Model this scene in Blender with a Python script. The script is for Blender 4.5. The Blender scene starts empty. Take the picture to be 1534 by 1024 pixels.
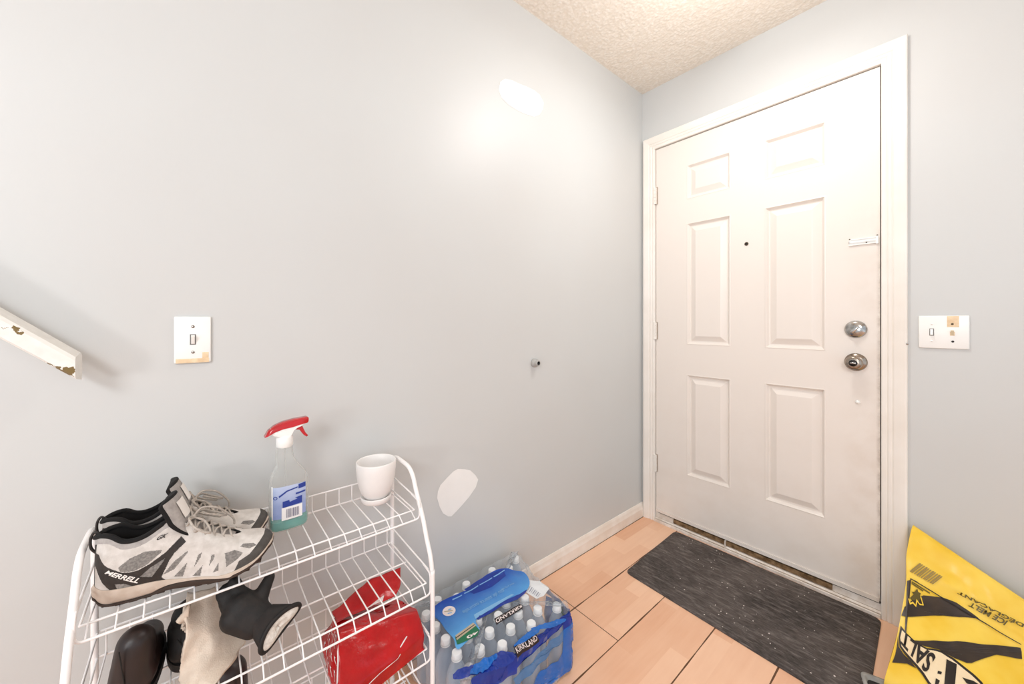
import bpy, bmesh, math, random
from mathutils import Vector, Matrix, noise
from mathutils.geometry import tessellate_polygon
from math import sin, cos, pi, radians, sqrt

random.seed(4)
SC = bpy.context.scene
COL = SC.collection
DG = bpy.context.evaluated_depsgraph_get

# ------------------------------------------------------------------ materials
def lin(c):
    def f(x):
        x /= 255.0
        return x / 12.92 if x <= 0.04045 else ((x + 0.055) / 1.055) ** 2.4
    return (f(c[0]), f(c[1]), f(c[2]), 1.0)

class NT:
    """small wrapper to write node trees briefly"""
    def __init__(s, name):
        s.m = bpy.data.materials.new(name); s.m.use_nodes = True
        s.t = s.m.node_tree; s.n = s.t.nodes; s.l = s.t.links
        s.b = s.n['Principled BSDF']; s.out = s.n['Material Output']
    def N(s, kind, **kw):
        nd = s.n.new('ShaderNode' + kind)
        for k, v in kw.items(): setattr(nd, k, v)
        return nd
    def set(s, sock, v):
        if hasattr(v, 'is_output') or isinstance(v, bpy.types.NodeSocket): s.l.new(v, sock)
        else: sock.default_value = v
    def math(s, op, a, b=0.0, c=None):
        nd = s.N('Math', operation=op)
        s.set(nd.inputs[0], a); s.set(nd.inputs[1], b)
        if c is not None: s.set(nd.inputs[2], c)
        return nd.outputs[0]
    def mix(s, f, a, b):
        nd = s.N('Mix', data_type='RGBA')
        s.set(nd.inputs[0], f); s.set(nd.inputs[6], a); s.set(nd.inputs[7], b)
        return nd.outputs[2]
    def obj(s):
        return s.N('TexCoord').outputs['Object']
    def noise(s, scale, detail=3.0, vec=None, rough=0.55):
        nd = s.N('TexNoise'); nd.inputs['Scale'].default_value = scale
        nd.inputs['Detail'].default_value = detail; nd.inputs['Roughness'].default_value = rough
        s.l.new(vec if vec is not None else s.obj(), nd.inputs['Vector'])
        return nd.outputs[0]
    def ramp(s, f, lo, hi):
        nd = s.N('MapRange'); s.set(nd.inputs[0], f)
        nd.inputs[1].default_value = lo; nd.inputs[2].default_value = hi
        return nd.outputs[0]
    def bump(s, h, strength=0.3, dist=0.002):
        nd = s.N('Bump'); nd.inputs['Strength'].default_value = strength; nd.inputs['Distance'].default_value = dist
        s.l.new(h, nd.inputs['Height']); s.l.new(nd.outputs[0], s.b.inputs['Normal'])
    def color(s, v): s.set(s.b.inputs['Base Color'], v)

def mat(name, c, rough=0.5, metal=0.0, var=0.06, scale=25.0, bump=0.0, bscale=200.0, spec=0.5, alpha=1.0, coat=0.0, c2=None):
    k = NT(name)
    base = lin(c)
    if c2 is None:
        c2 = tuple(max(0, x * (1 - var)) for x in base[:3]) + (1,)
    else: c2 = lin(c2)
    k.color(k.mix(k.ramp(k.noise(scale), 0.35, 0.65), base, c2))
    k.b.inputs['Roughness'].default_value = rough
    k.b.inputs['Metallic'].default_value = metal
    k.b.inputs['Specular IOR Level'].default_value = spec
    k.b.inputs['Coat Weight'].default_value = coat
    k.b.inputs['Alpha'].default_value = alpha
    if bump: k.bump(k.noise(bscale, 2.0), bump)
    return k.m

def film_mat(name, c, alpha, rough=0.12):
    """thin plastic: partly see-through tinted sheet with a glossy surface"""
    k = NT(name)
    tr = k.N('BsdfTransparent'); tr.inputs[0].default_value = tuple(0.75 + 0.25 * x for x in lin(c)[:3]) + (1,)
    k.b.inputs['Roughness'].default_value = rough
    k.color(k.mix(k.ramp(k.noise(18), 0.3, 0.7), lin(c), tuple(x * 0.8 for x in lin(c)[:3]) + (1,)))
    k.bump(k.noise(45, 3), 0.5, 0.004)
    mx = k.N('MixShader')
    fr = k.N('LayerWeight'); fr.inputs[0].default_value = 0.5
    f = k.math('MINIMUM', k.math('ADD', k.math('MULTIPLY', k.math('POWER', fr.outputs[1], 2.2), 0.65), alpha), 1.0)
    k.set(mx.inputs[0], f); k.l.new(tr.outputs[0], mx.inputs[1]); k.l.new(k.b.outputs[0], mx.inputs[2])
    k.l.new(mx.outputs[0], k.out.inputs[0])
    return k.m

M = {}
def wall_mat():
    k = NT('wall_paint')
    n = k.noise(1.3, 2)
    c = k.mix(k.ramp(n, 0.3, 0.7), lin((206, 208, 207)), lin((203, 203, 201)))
    k.color(c); k.b.inputs['Roughness'].default_value = 0.42
    k.bump(k.noise(260, 2), 0.08, 0.001)
    return k.m
M['wall'] = wall_mat()
M['patch'] = mat('white_filler', (244, 243, 240), 0.5, var=0.02)
def ceil_mat():
    k = NT('stipple_ceiling')
    n1 = k.noise(48, 4); n2 = k.noise(120, 3)
    v = k.N('TexVoronoi'); v.inputs['Scale'].default_value = 75; k.l.new(k.obj(), v.inputs['Vector'])
    h = k.math('ADD', k.math('MULTIPLY', n1, 1.2), k.math('MULTIPLY', v.outputs[0], -0.7))
    k.color(k.mix(k.ramp(h, 0.1, 0.7), lin((236, 227, 214)), lin((248, 242, 233))))
    k.b.inputs['Roughness'].default_value = 1.0
    k.bump(k.math('ADD', h, k.math('MULTIPLY', n2, 0.4)), 0.45, 0.006)
    return k.m
M['ceil'] = ceil_mat()

def floor_mat():
    k = NT('laminate_floor')
    sep = k.N('SeparateXYZ'); k.l.new(k.obj(), sep.inputs[0])
    X, Y = sep.outputs[0], sep.outputs[1]
    W = 0.1972
    px = k.math('DIVIDE', k.math('SUBTRACT', X, 0.0147), W)
    pi_ = k.math('FLOOR', px); pf = k.math('FRACT', px)
    bx = k.math('DIVIDE', k.math('SUBTRACT', X, 0.0147), W / 3)
    bi = k.math('FLOOR', bx)
    def rnd(a, b=0.0):
        cmb = k.N('CombineXYZ'); k.set(cmb.inputs[0], a); k.set(cmb.inputs[1], b)
        w = k.N('TexWhiteNoise', noise_dimensions='2D'); k.l.new(cmb.outputs[0], w.inputs['Vector'])
        return w.outputs[0]
    # blocks of the three-strip pattern
    by = k.math('DIVIDE', k.math('ADD', Y, k.math('MULTIPLY', rnd(bi, 3.3), 2.0)), 0.31)
    tone = rnd(bi, k.math('FLOOR', by))
    st = k.N('Mapping'); st.inputs['Scale'].default_value = (60, 5, 1); k.l.new(k.obj(), st.inputs[0])
    grain = k.noise(1.0, 5, st.outputs[0], 0.6)
    blot = k.noise(5, 2)
    t = k.math('ADD', k.math('MULTIPLY', tone, 0.62), k.math('ADD', k.math('MULTIPLY', k.math('SUBTRACT', grain, 0.5), 0.55), k.math('MULTIPLY', k.math('SUBTRACT', blot, 0.5), 0.5)))
    c = k.mix(k.ramp(t, -0.25, 0.85), lin((228, 172, 136)), lin((250, 208, 176)))
    # seams: every plank edge, and butt ends
    ex = k.math('MINIMUM', pf, k.math('SUBTRACT', 1.0, pf))
    wv = k.N('Mapping'); wv.inputs['Scale'].default_value = (3, 7, 1); k.l.new(k.obj(), wv.inputs[0])
    sw = k.math('MULTIPLY', k.ramp(k.noise(1.0, 2, wv.outputs[0]), 0.3, 0.7), 0.010)
    seam = k.math('LESS_THAN', ex, k.math('ADD', 0.006, sw))
    off = k.math('MULTIPLY', k.math('GREATER_THAN', pi_, 1.5), k.math('ADD', 0.22, k.math('MULTIPLY', rnd(pi_, 9.1), 0.25)))
    ly = k.math('FRACT', k.math('DIVIDE', k.math('ADD', k.math('ADD', Y, 0.85), off), 1.2))
    ey = k.math('MINIMUM', ly, k.math('SUBTRACT', 1.0, ly))
    seamy = k.math('LESS_THAN', ey, 0.0013)
    s = k.math('MAXIMUM', seam, seamy)
    s = k.math('MULTIPLY', s, k.math('GREATER_THAN', k.math('ABSOLUTE', k.math('SUBTRACT', X, 1.03)), 0.06))
    c2 = k.mix(s, c, lin((96, 58, 28)))
    k.color(c2)
    k.b.inputs['Roughness'].default_value = 0.38
    k.bump(k.math('SUBTRACT', k.math('MULTIPLY', grain, 0.1), s), 0.35, 0.002)
    return k.m
M['floor'] = floor_mat()

def door_mat():
    """off-white painted steel door, grubby around the knob, the latch edge and the foot"""
    k = NT('door_paint')
    sep = k.N('SeparateXYZ'); k.l.new(k.obj(), sep.inputs[0])
    X, Z = sep.outputs[0], sep.outputs[2]
    g = k.ramp(k.noise(9, 5), 0.42, 0.72)
    edge = k.ramp(X, 0.86, 0.985)
    low = k.ramp(Z, 0.95, 0.05)
    edge = k.math('MULTIPLY', edge, k.ramp(Z, 1.75, 1.2))
    f = k.math('MULTIPLY', g, k.math('ADD', k.math('MULTIPLY', edge, 0.22), k.math('MULTIPLY', low, 0.12)))
    c = k.mix(f, lin((234, 226, 218)), lin((186, 160, 132)))
    st = k.N('Mapping'); st.inputs['Scale'].default_value = (90, 1, 9); k.l.new(k.obj(), st.inputs[0])
    sc = k.math('GREATER_THAN', k.noise(1.0, 3, st.outputs[0]), 0.735)
    sc = k.math('MULTIPLY', sc, k.math('MULTIPLY', edge, k.ramp(Z, 0.65, 0.3)))
    k.color(k.mix(k.math('MULTIPLY', sc, 0.7), c, lin((150, 112, 80))))
    ln = k.math('MULTIPLY', k.ramp(X, 0.9775, 0.987), k.math('MULTIPLY', k.ramp(Z, 1.55, 1.15), k.ramp(k.noise(17, 6, rough=0.75), 0.40, 0.72)))
    c = k.mix(k.math('MULTIPLY', sc, 0.7), c, lin((150, 112, 80)))
    k.color(k.mix(k.math('MULTIPLY', ln, 0.6), c, lin((120, 92, 66))))
    k.b.inputs['Roughness'].default_value = 0.33
    k.bump(k.noise(120, 2), 0.05, 0.001)
    return k.m
M['door'] = door_mat()
M['trim'] = mat('trim_paint', (243, 238, 231), 0.4, c2=(236, 229, 220), scale=5)
M['trimdirt'] = mat('baseboard_paint', (243, 236, 228), 0.4, c2=(232, 220, 207), scale=9)
M['gap'] = mat('dark_gap', (38, 30, 24), 0.9)
M['sill'] = mat('sill_metal', (238, 230, 222), 0.35, c2=(216, 202, 188), scale=30)
M['strip'] = mat('strip_and_hinge_shade', (92, 66, 36), 0.8, c2=(150, 120, 86), scale=40)
M['chrome'] = mat('satin_chrome', (205, 203, 200), 0.16, 1.0, c2=(150, 148, 145), scale=40)
M['nickel'] = mat('brushed_nickel', (172, 160, 148), 0.24, 1.0, c2=(128, 116, 104), scale=30)
M['brass'] = mat('dark_metal', (96, 84, 66), 0.35, 0.8)
M['white_pl'] = mat('white_plastic', (246, 246, 243), 0.3, var=0.02)
M['ivory'] = mat('yellowed_paint', (243, 222, 188), 0.45, c2=(226, 198, 160), scale=60)
M['almond'] = mat('almond_plastic', (226, 212, 182), 0.4)
M['grey_slot'] = mat('slot_shadow', (120, 118, 116), 0.6)
M['bumper'] = mat('grey_bumper', (176, 175, 171), 0.45)
M['black'] = mat('black_plastic', (22, 20, 19), 0.45)
M['enamel'] = mat('white_enamel', (248, 245, 244), 0.28, var=0.03)
M['ceramic'] = mat('white_ceramic', (240, 236, 233), 0.35, var=0.03)

def mat_mat():
    k = NT('doormat_rubber')
    mp = k.N('Mapping'); mp.inputs['Scale'].default_value = (55, 190, 60); k.l.new(k.obj(), mp.inputs[0])
    rib = k.noise(1.0, 3, mp.outputs[0])
    blot = k.noise(4.5, 4)
    big = k.noise(2.6, 3)
    ms = k.N('Mapping'); ms.inputs['Scale'].default_value = (14, 60, 1); ms.inputs['Rotation'].default_value = (0, 0, 0.35); k.l.new(k.obj(), ms.inputs[0])
    smear = k.ramp(k.noise(1.0, 5, ms.outputs[0], 0.7), 0.50, 0.80)
    c = k.mix(k.ramp(k.math('ADD', k.math('MULTIPLY', rib, 0.55), k.math('ADD', k.math('MULTIPLY', blot, 0.5), k.math('MULTIPLY', big, 0.45))), 0.56, 1.02), lin((27, 22, 21)), lin((104, 94, 89)))
    c = k.mix(k.math('MULTIPLY', smear, 0.75), c, lin((150, 140, 134)))
    v = k.N('TexVoronoi'); v.inputs['Scale'].default_value = 62; v.inputs['Randomness'].default_value = 1.0
    mp2 = k.N('Mapping'); mp2.inputs['Scale'].default_value = (1.0, 0.7, 1); k.l.new(k.obj(), mp2.inputs[0])
    dn = k.N('TexNoise'); dn.inputs['Scale'].default_value = 90; k.l.new(k.obj(), dn.inputs['Vector'])
    k.l.new(mp2.outputs[0], v.inputs['Vector'])
    crumb = k.math('LESS_THAN', k.math('ADD', v.outputs[0], k.math('MULTIPLY', dn.outputs[0], 0.5)), 0.345)
    crumb = k.math('MULTIPLY', crumb, k.math('GREATER_THAN', k.noise(9, 3), 0.50))
    k.color(k.mix(crumb, c, lin((214, 205, 198))))
    k.b.inputs['Roughness'].default_value = 0.8
    k.bump(rib, 0.5, 0.002)
    return k.m
M['mat'] = mat_mat()

# ------------------------------------------------------------------ mesh builder
def children_of(o): return list(o.children)
def wloc(o):
    v = Vector((0, 0, 0))
    while o is not None: v += o.location; o = o.parent
    return v

class MB:
    def __init__(s): s.v = []; s.f = []; s.m = []; s.sm = []
    def add(s, verts, faces, mi=0, smooth=False):
        b = len(s.v); s.v += [Vector(p) for p in verts]
        for f in faces: s.f.append([b + i for i in f]); s.m.append(mi); s.sm.append(smooth)
        return s
    def box(s, lo, hi, mi=0, bev=0.0):
        x0, y0, z0 = lo; x1, y1, z1 = hi
        if bev > 0:
            bm = bmesh.new(); bmesh.ops.create_cube(bm, size=1.0)
            for v in bm.verts:
                v.co = Vector(((x0 + x1) / 2 + v.co.x * (x1 - x0), (y0 + y1) / 2 + v.co.y * (y1 - y0), (z0 + z1) / 2 + v.co.z * (z1 - z0)))
            bmesh.ops.bevel(bm, geom=list(bm.edges), offset=bev, segments=2, affect='EDGES', profile=0.5)
            s.bm(bm, mi, True); return s
        v = [(x0, y0, z0), (x1, y0, z0), (x1, y1, z0), (x0, y1, z0), (x0, y0, z1), (x1, y0, z1), (x1, y1, z1), (x0, y1, z1)]
        return s.add(v, [(0, 3, 2, 1), (4, 5, 6, 7), (0, 1, 5, 4), (1, 2, 6, 5), (2, 3, 7, 6), (3, 0, 4, 7)], mi)
    def bm(s, bm, mi=0, smooth=True):
        bm.verts.index_update()
        s.add([v.co.copy() for v in bm.verts], [[v.index for v in f.verts] for f in bm.faces], mi, smooth); bm.free(); return s
    def tube(s, pts, r, n=8, mi=0, cap=True, closed=False):
        pts = [Vector(p) for p in pts]; rs = r if isinstance(r, (list, tuple)) else [r] * len(pts)
        L = len(pts); up = None; rings = []
        for i, p in enumerate(pts):
            if closed: t = pts[(i + 1) % L] - pts[i - 1]
            else: t = pts[min(i + 1, L - 1)] - pts[max(i - 1, 0)]
            t.normalize()
            if up is None:
                up = Vector((0, 0, 1)) if abs(t.z) < 0.9 else Vector((1, 0, 0))
            a = up - t * up.dot(t)
            if a.length < 1e-5: a = t.orthogonal()
            a.normalize(); b = t.cross(a); up = a
            rings.append([p + (a * cos(2 * pi * k / n) + b * sin(2 * pi * k / n)) * rs[i] for k in range(n)])
        v = [q for ring in rings for q in ring]; f = []
        for i in range(L if closed else L - 1):
            j = (i + 1) % L
            for k in range(n):
                f.append((i * n + k, i * n + (k + 1) % n, j * n + (k + 1) % n, j * n + k))
        s.add(v, f, mi, True)
        if cap and not closed:
            s.add(rings[0], [tuple(range(n))[::-1]], mi); s.add(rings[-1], [tuple(range(n))], mi)
        return s
    def lathe(s, prof, c=(0, 0, 0), axis=(0, 0, 1), n=32, mi=0, mis=None):
        ax = Vector(axis).normalized()
        a = ax.orthogonal().normalized() if abs(ax.z) < 0.99 else Vector((1, 0, 0)); b = ax.cross(a); c = Vector(c)
        v = []; f = []; P = len(prof)
        for r, h in prof:
            for k in range(n):
                v.append(c + ax * h + (a * cos(2 * pi * k / n) + b * sin(2 * pi * k / n)) * max(r, 1e-5))
        base = len(s.v); s.v += v
        for i in range(P - 1):
            for k in range(n):
                s.f.append([base + i * n + k, base + i * n + (k + 1) % n, base + (i + 1) * n + (k + 1) % n, base + (i + 1) * n + k])
                s.m.append(mis[i] if mis else mi); s.sm.append(True)
        return s
    def grid(s, fn, nu, nv, mi=0, mf=None, closev=False, closeu=False, smooth=True):
        v = [fn(i / (nu if closeu else nu - 1), j / (nv if closev else nv - 1)) for i in range(nu) for j in range(nv)]
        base = len(s.v); s.v += [Vector(p) for p in v]
        for i in range(nu if closeu else nu - 1):
            for j in range(nv if closev else nv - 1):
                i2, j2 = (i + 1) % nu, (j + 1) % nv
                s.f.append([base + i * nv + j, base + i2 * nv + j, base + i2 * nv + j2, base + i * nv + j2])
                s.m.append(mf((i + .5) / (nu - 1), (j + .5) / (nv - 1)) if mf else mi); s.sm.append(smooth)
        return s
    def poly(s, pts2, fn, mi=0, sub=0):
        """a flat 2-D outline cut into triangles and laid on a surface by fn(u,v)"""
        tri = tessellate_polygon([[Vector((p[0], p[1], 0)) for p in pts2]])
        vs = [Vector((p[0], p[1])) for p in pts2]
        for _ in range(sub):
            new = []
            for t in tri:
                b = len(vs); A, B, C_ = (vs[i] for i in t)
                vs += [(A + B) / 2, (B + C_) / 2, (C_ + A) / 2]
                new += [(t[0], b, b + 2), (b, t[1], b + 1), (b + 2, b + 1, t[2]), (b, b + 1, b + 2)]
            tri = new
        return s.add([fn(p[0], p[1]) for p in vs], tri, mi, True)
    def map2(s, mesh2, fn, mi=0):
        vs, fs = mesh2
        return s.add([fn(p[0], p[1]) for p in vs], fs, mi, True)
    def build(s, name, mats, parent=None, weld=False, flat=False):
        me = bpy.data.meshes.new(name)
        o0 = wloc(parent) if parent is not None else Vector((0, 0, 0))
        me.from_pydata([v - o0 for v in s.v], [], s.f)
        for m in (mats if isinstance(mats, (list, tuple)) else [mats]): me.materials.append(m)
        for i, p in enumerate(me.polygons):
            p.material_index = s.m[i]; p.use_smooth = s.sm[i] and not flat
        bm = bmesh.new(); bm.from_mesh(me)
        if weld: bmesh.ops.remove_doubles(bm, verts=bm.verts, dist=1e-5)
        bmesh.ops.recalc_face_normals(bm, faces=bm.faces)
        bm.to_mesh(me); bm.free()
        o = bpy.data.objects.new(name, me); COL.objects.link(o)
        if parent is not None: o.parent = parent
        return o

def soft(o, angle=35):
    """keep hard corners hard on smooth-shaded meshes"""
    md = o.modifiers.new('edge', 'EDGE_SPLIT'); md.split_angle = radians(angle)
    return o

def tag(o, label=None, cat=None, group=None, kind=None):
    if label: o['label'] = label
    if cat: o['category'] = cat
    if group: o['group'] = group
    if kind: o['kind'] = kind
    return o
def thing(name, loc, label, cat, group=None):
    o = bpy.data.objects.new(name, None); COL.objects.link(o); o.location = loc; o.empty_display_size = 0.05
    return tag(o, label, cat, group)
def copy_tree(o, parent=None):
    c = o.copy(); COL.objects.link(c); c.parent = parent
    for ch in children_of(o): copy_tree(ch, c)
    return c

def text2d(body, size=1.0, bold=0.0, shear=0.0, align='CENTER'):
    cu = bpy.data.curves.new('t', 'FONT'); cu.body = body; cu.size = size; cu.offset = bold; cu.shear = shear
    cu.align_x = align; cu.align_y = 'CENTER'; cu.resolution_u = 3
    ob = bpy.data.objects.new('t', cu); COL.objects.link(ob)
    bpy.context.view_layer.update()
    me = bpy.data.meshes.new_from_object(ob.evaluated_get(DG()))
    r = ([(v.co.x, v.co.y) for v in me.vertices], [tuple(p.vertices) for p in me.polygons])
    bpy.data.objects.remove(ob); bpy.data.curves.remove(cu); bpy.data.meshes.remove(me)
    return r
def fit2(m2, corners):
    """text box -> a quadrilateral given by its four corners (bottom-left, bottom-right, top-right, top-left)"""
    vs, fs = m2
    x0 = min(p[0] for p in vs); x1 = max(p[0] for p in vs); y0 = min(p[1] for p in vs); y1 = max(p[1] for p in vs)
    a, b, c, d = [Vector(q) for q in corners]; out = []
    for p in vs:
        u = (p[0] - x0) / (x1 - x0); v = (p[1] - y0) / (y1 - y0)
        out.append(tuple((a * (1 - u) + b * u) * (1 - v) + (d * (1 - u) + c * u) * v))
    return out, fs

def interp(tab):
    def f(x):
        if x <= tab[0][0]: return tab[0][1]
        for i in range(len(tab) - 1):
            x0, y0 = tab[i]; x1, y1 = tab[i + 1]
            if x <= x1:
                m0 = (y1 - tab[i - 1][1]) / (x1 - tab[i - 1][0]) if i else (y1 - y0) / (x1 - x0)
                m1 = (tab[i + 2][1] - y0) / (tab[i + 2][0] - x0) if i + 2 < len(tab) else (y1 - y0) / (x1 - x0)
                h = x1 - x0; t = (x - x0) / h
                return (2 * t**3 - 3 * t**2 + 1) * y0 + (t**3 - 2 * t**2 + t) * h * m0 + (-2 * t**3 + 3 * t**2) * y1 + (t**3 - t**2) * h * m1
        return tab[-1][1]
    return f
def smooth_path(pts, n=6):
    pts = [Vector(p) for p in pts]; out = []
    for i in range(len(pts) - 1):
        p0 = pts[max(i - 1, 0)]; p1 = pts[i]; p2 = pts[i + 1]; p3 = pts[min(i + 2, len(pts) - 1)]
        for k in range(n):
            t = k / n
            out.append(0.5 * ((2 * p1) + (p2 - p0) * t + (2 * p0 - 5 * p1 + 4 * p2 - p3) * t * t + (3 * p1 - p0 - 3 * p2 + p3) * t**3))
    out.append(pts[-1]); return out
def round_path(pts, r, n=5):
    """polyline with its corners rounded off"""
    pts = [Vector(p) for p in pts]; out = [pts[0]]
    for i in range(1, len(pts) - 1):
        a = (pts[i - 1] - pts[i]); b = (pts[i + 1] - pts[i]); rr = min(r, a.length * .45, b.length * .45)
        a.normalize(); b.normalize(); A = pts[i] + a * rr; B = pts[i] + b * rr
        for k in range(n + 1):
            t = k / n; out.append(A * (1 - t)**2 + pts[i] * 2 * t * (1 - t) + B * t * t)
    out.append(pts[-1]); return out
def inside(p, poly):
    x, y = p; r = False; n = len(poly)
    for i in range(n):
        x0, y0 = poly[i]; x1, y1 = poly[i - 1]
        if (y0 > y) != (y1 > y) and x < (x1 - x0) * (y - y0) / (y1 - y0) + x0: r = not r
    return r

def blob(caps, voxel=0.003, smooth=6, flatten=None):
    """one continuous skin grown over a chain of tapered capsules [(p0, r0, p1, r1), ...]; returns a bmesh"""
    b = MB()
    for p0, r0, p1, r1 in caps:
        p0, p1 = Vector(p0), Vector(p1); n = 8
        pts = []; rs = []
        d = (p1 - p0).normalized() if (p1 - p0).length > 1e-6 else Vector((0, 0, 1))
        for k in range(5): 
            a = pi / 2 * (1 - k / 5); pts.append(p0 - d * r0 * sin(a)); rs.append(max(1e-4, r0 * cos(a)))
        for k in range(n + 1): t = k / n; pts.append(p0.lerp(p1, t)); rs.append(r0 + (r1 - r0) * t)
        for k in range(1, 6):
            a = pi / 2 * k / 5; pts.append(p1 + d * r1 * sin(a)); rs.append(max(1e-4, r1 * cos(a)))
        b.tube(pts, rs, 14)
    o = b.build('tmp_blob', [M['black']])
    if flatten: flatten(o.data)
    md = o.modifiers.new('r', 'REMESH'); md.mode = 'VOXEL'; md.voxel_size = voxel
    sm = o.modifiers.new('s', 'SMOOTH'); sm.iterations = smooth; sm.factor = 0.5
    bpy.context.view_layer.update()
    me = bpy.data.meshes.new_from_object(o.evaluated_get(DG()))
    bm = bmesh.new(); bm.from_mesh(me)
    od = o.data; bpy.data.objects.remove(o); bpy.data.meshes.remove(od); bpy.data.meshes.remove(me)
    return bm

# ------------------------------------------------------------------ the room
CH = 2.443
def structure(o): return tag(o, kind='structure')
b = MB(); b.box((-0.5, -4.6, -0.05), (3.2, 0.25, 0.0)); structure(b.build('floor', M['floor']))
b = MB(); b.box((-0.3, -4.6, CH), (3.2, 0.25, CH + 0.06)); structure(b.build('ceiling', M['ceil']))
# door wall, with its opening
DX0, DX1, DZ0, DZ1 = 0.0845, 0.9895, 0.0585, 2.0905
b = MB()
b.box((-0.1, 0.0, 0.0), (DX0 - 0.02, 0.14, CH)); b.box((DX1 + 0.02, 0.0, 0.0), (3.2, 0.14, CH)); b.box((DX0 - 0.02, 0.0, DZ1 + 0.02), (DX1 + 0.02, 0.14, CH))
structure(b.build('wall_back', M['wall']))
# left wall, two patches of white filler
P1 = [(-1.0542, 2.0793), (-1.03, 2.102), (-0.9903, 2.1111), (-0.957, 2.1123), (-0.91, 2.118), (-0.8671, 2.1192), (-0.8349, 2.113), (-0.8107, 2.0886), (-0.8149, 2.058), (-0.8371, 2.026), (-0.8671, 2.0063), (-0.9278, 1.9985), (-0.9619, 1.9981), (-1.0135, 2.0041), (-1.0497, 2.0184), (-1.0628, 2.0453)]
P2 = [(-1.2522, 0.5837), (-1.224, 0.5753), (-1.198, 0.5639), (-1.1744, 0.5393), (-1.1624, 0.5199), (-1.1729, 0.4944), (-1.201, 0.4682), (-1.2326, 0.4464), (-1.2633, 0.4276), (-1.2796, 0.4189), (-1.2931, 0.4231), (-1.3143, 0.4417), (-1.3273, 0.4676), (-1.3376, 0.5024), (-1.335, 0.5245), (-1.3247, 0.5445), (-1.2984, 0.5627), (-1.2715, 0.5791)]
b = MB(); b.box((-0.14, -4.6, 0.0), (0.0, 0.0, CH))
for P in (P1, P2): b.poly(P, lambda y, z: (0.0008, y, z), 1)
structure(b.build('wall_left', [M['wall'], M['patch']]))

# baseboards
def base_prof(): return [(0, 0), (0.013, 0), (0.013, 0.045), (0.010, 0.055), (0.008, 0.066), (0.004, 0.076), (0, 0.0775)]
b = MB(); pr = base_prof()
def ext(prof, ya, yb, fn, b, mi=0):
    n = len(prof)
    v = [fn(p, ya) for p in prof] + [fn(p, yb) for p in prof]
    b.add(v, [(i, (i + 1) % n, n + (i + 1) % n, n + i) for i in range(n)] + [tuple(range(n))[::-1], tuple(range(n, 2 * n))], mi)
ext(pr, -4.5, -0.0005, lambda p, y: (p[0] + 0.0005, y, p[1] + 0.0005), b)
structure(b.build('baseboard_left', M['trimdirt']))
b = MB(); ext(pr, 1.061, 3.1, lambda p, x: (x, -p[0] - 0.0005, p[1] + 0.0005), b)
structure(b.build('baseboard_back', M['trimdirt']))

# door casing: one fluted profile mitred round three sides, plus the jamb
b = MB()
prof = [(0.0, 0.009), (0.004, 0.011), (0.012, 0.011), (0.016, 0.0085), (0.020, 0.012), (0.026, 0.0125), (0.030, 0.010), (0.034, 0.0135), (0.050, 0.0165), (0.062, 0.018), (0.067, 0.0165), (0.069, 0.012), (0.069, 0.0), (0.0, 0.0)]
IN = 0.004
stations = [((DX0 - IN, 0.0005), (-1, 0)), ((DX0 - IN, DZ1 + IN), (-1, 1)), ((DX1 + IN, DZ1 + IN), (1, 1)), ((DX1 + IN, 0.0005), (1, 0))]
rows = []
for (x, z), (dx, dz) in stations: rows.append([(x + dx * w * (1.0 if dx > 0 else 0.99), -h, z + dz * w) for w, h in prof])
n = len(prof); v = [p for r in rows for p in r]; f = []
for i in range(3):
    for k in range(n): f.append((i * n + k, i * n + (k + 1) % n, (i + 1) * n + (k + 1) % n, (i + 1) * n + k))
f += [tuple(range(n))[::-1], tuple(range(3 * n, 4 * n))]
b.add(v, f)
structure(b.build('trim_1', M['trim']))
b = MB()
for x0, x1, z0, z1 in ((DX0 - 0.0195, DX0 - 0.0035, 0.001, DZ1 + 0.019), (DX1 + 0.0035, DX1 + 0.0195, 0.001, DZ1 + 0.019), (DX0 - 0.0035, DX1 + 0.0035, DZ1 + 0.0035, DZ1 + 0.019)):
    b.box((x0, 0.0005, z0), (x1, 0.135, z1))
b.box((DX0 - 0.003, 0.048, 0.06), (DX1 + 0.003, 0.06, DZ1 + 0.003), 1)
structure(b.build('trim_2', [M['trim'], M['gap']]))

# threshold: stepped metal sill with a worn strip on it
b = MB()
sp = [(-0.014, 0.0), (-0.014, 0.012), (-0.010, 0.016), (-0.006, 0.014), (0.0, 0.022), (0.004, 0.020), (0.010, 0.040), (0.014, 0.047), (0.02, 0.049), (0.12, 0.049), (0.12, 0.0)]
ext(sp, DX0 - 0.003, DX1 + 0.003, lambda p, x: (x, p[0], p[1] + 0.0005), b)
b.box((DX0 + 0.10, 0.000, 0.026), (DX1 - 0.14, 0.0125, 0.0465), 1)
b.box((DX0, 0.0122, 0.030), (DX1, 0.0140, 0.0525), 2)
for y_, z_ in ((-0.0115, 0.0142), (-0.0062, 0.0136), (0.0002, 0.0212)): b.box((DX0 - .002, y_, z_), (DX1 + .002, y_ + .0016, z_ + .0022), 3)
b.box((DX0 + 0.36, -0.008, 0.012), (DX0 + 0.365, 0.011, 0.050), 0)
M['groove'] = mat('sill_groove', (150, 132, 116), 0.7, c2=(190, 174, 158), scale=18)
structure(b.build('trim_3', [M['sill'], M['strip'], M['gap'], M['groove']]))

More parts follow.
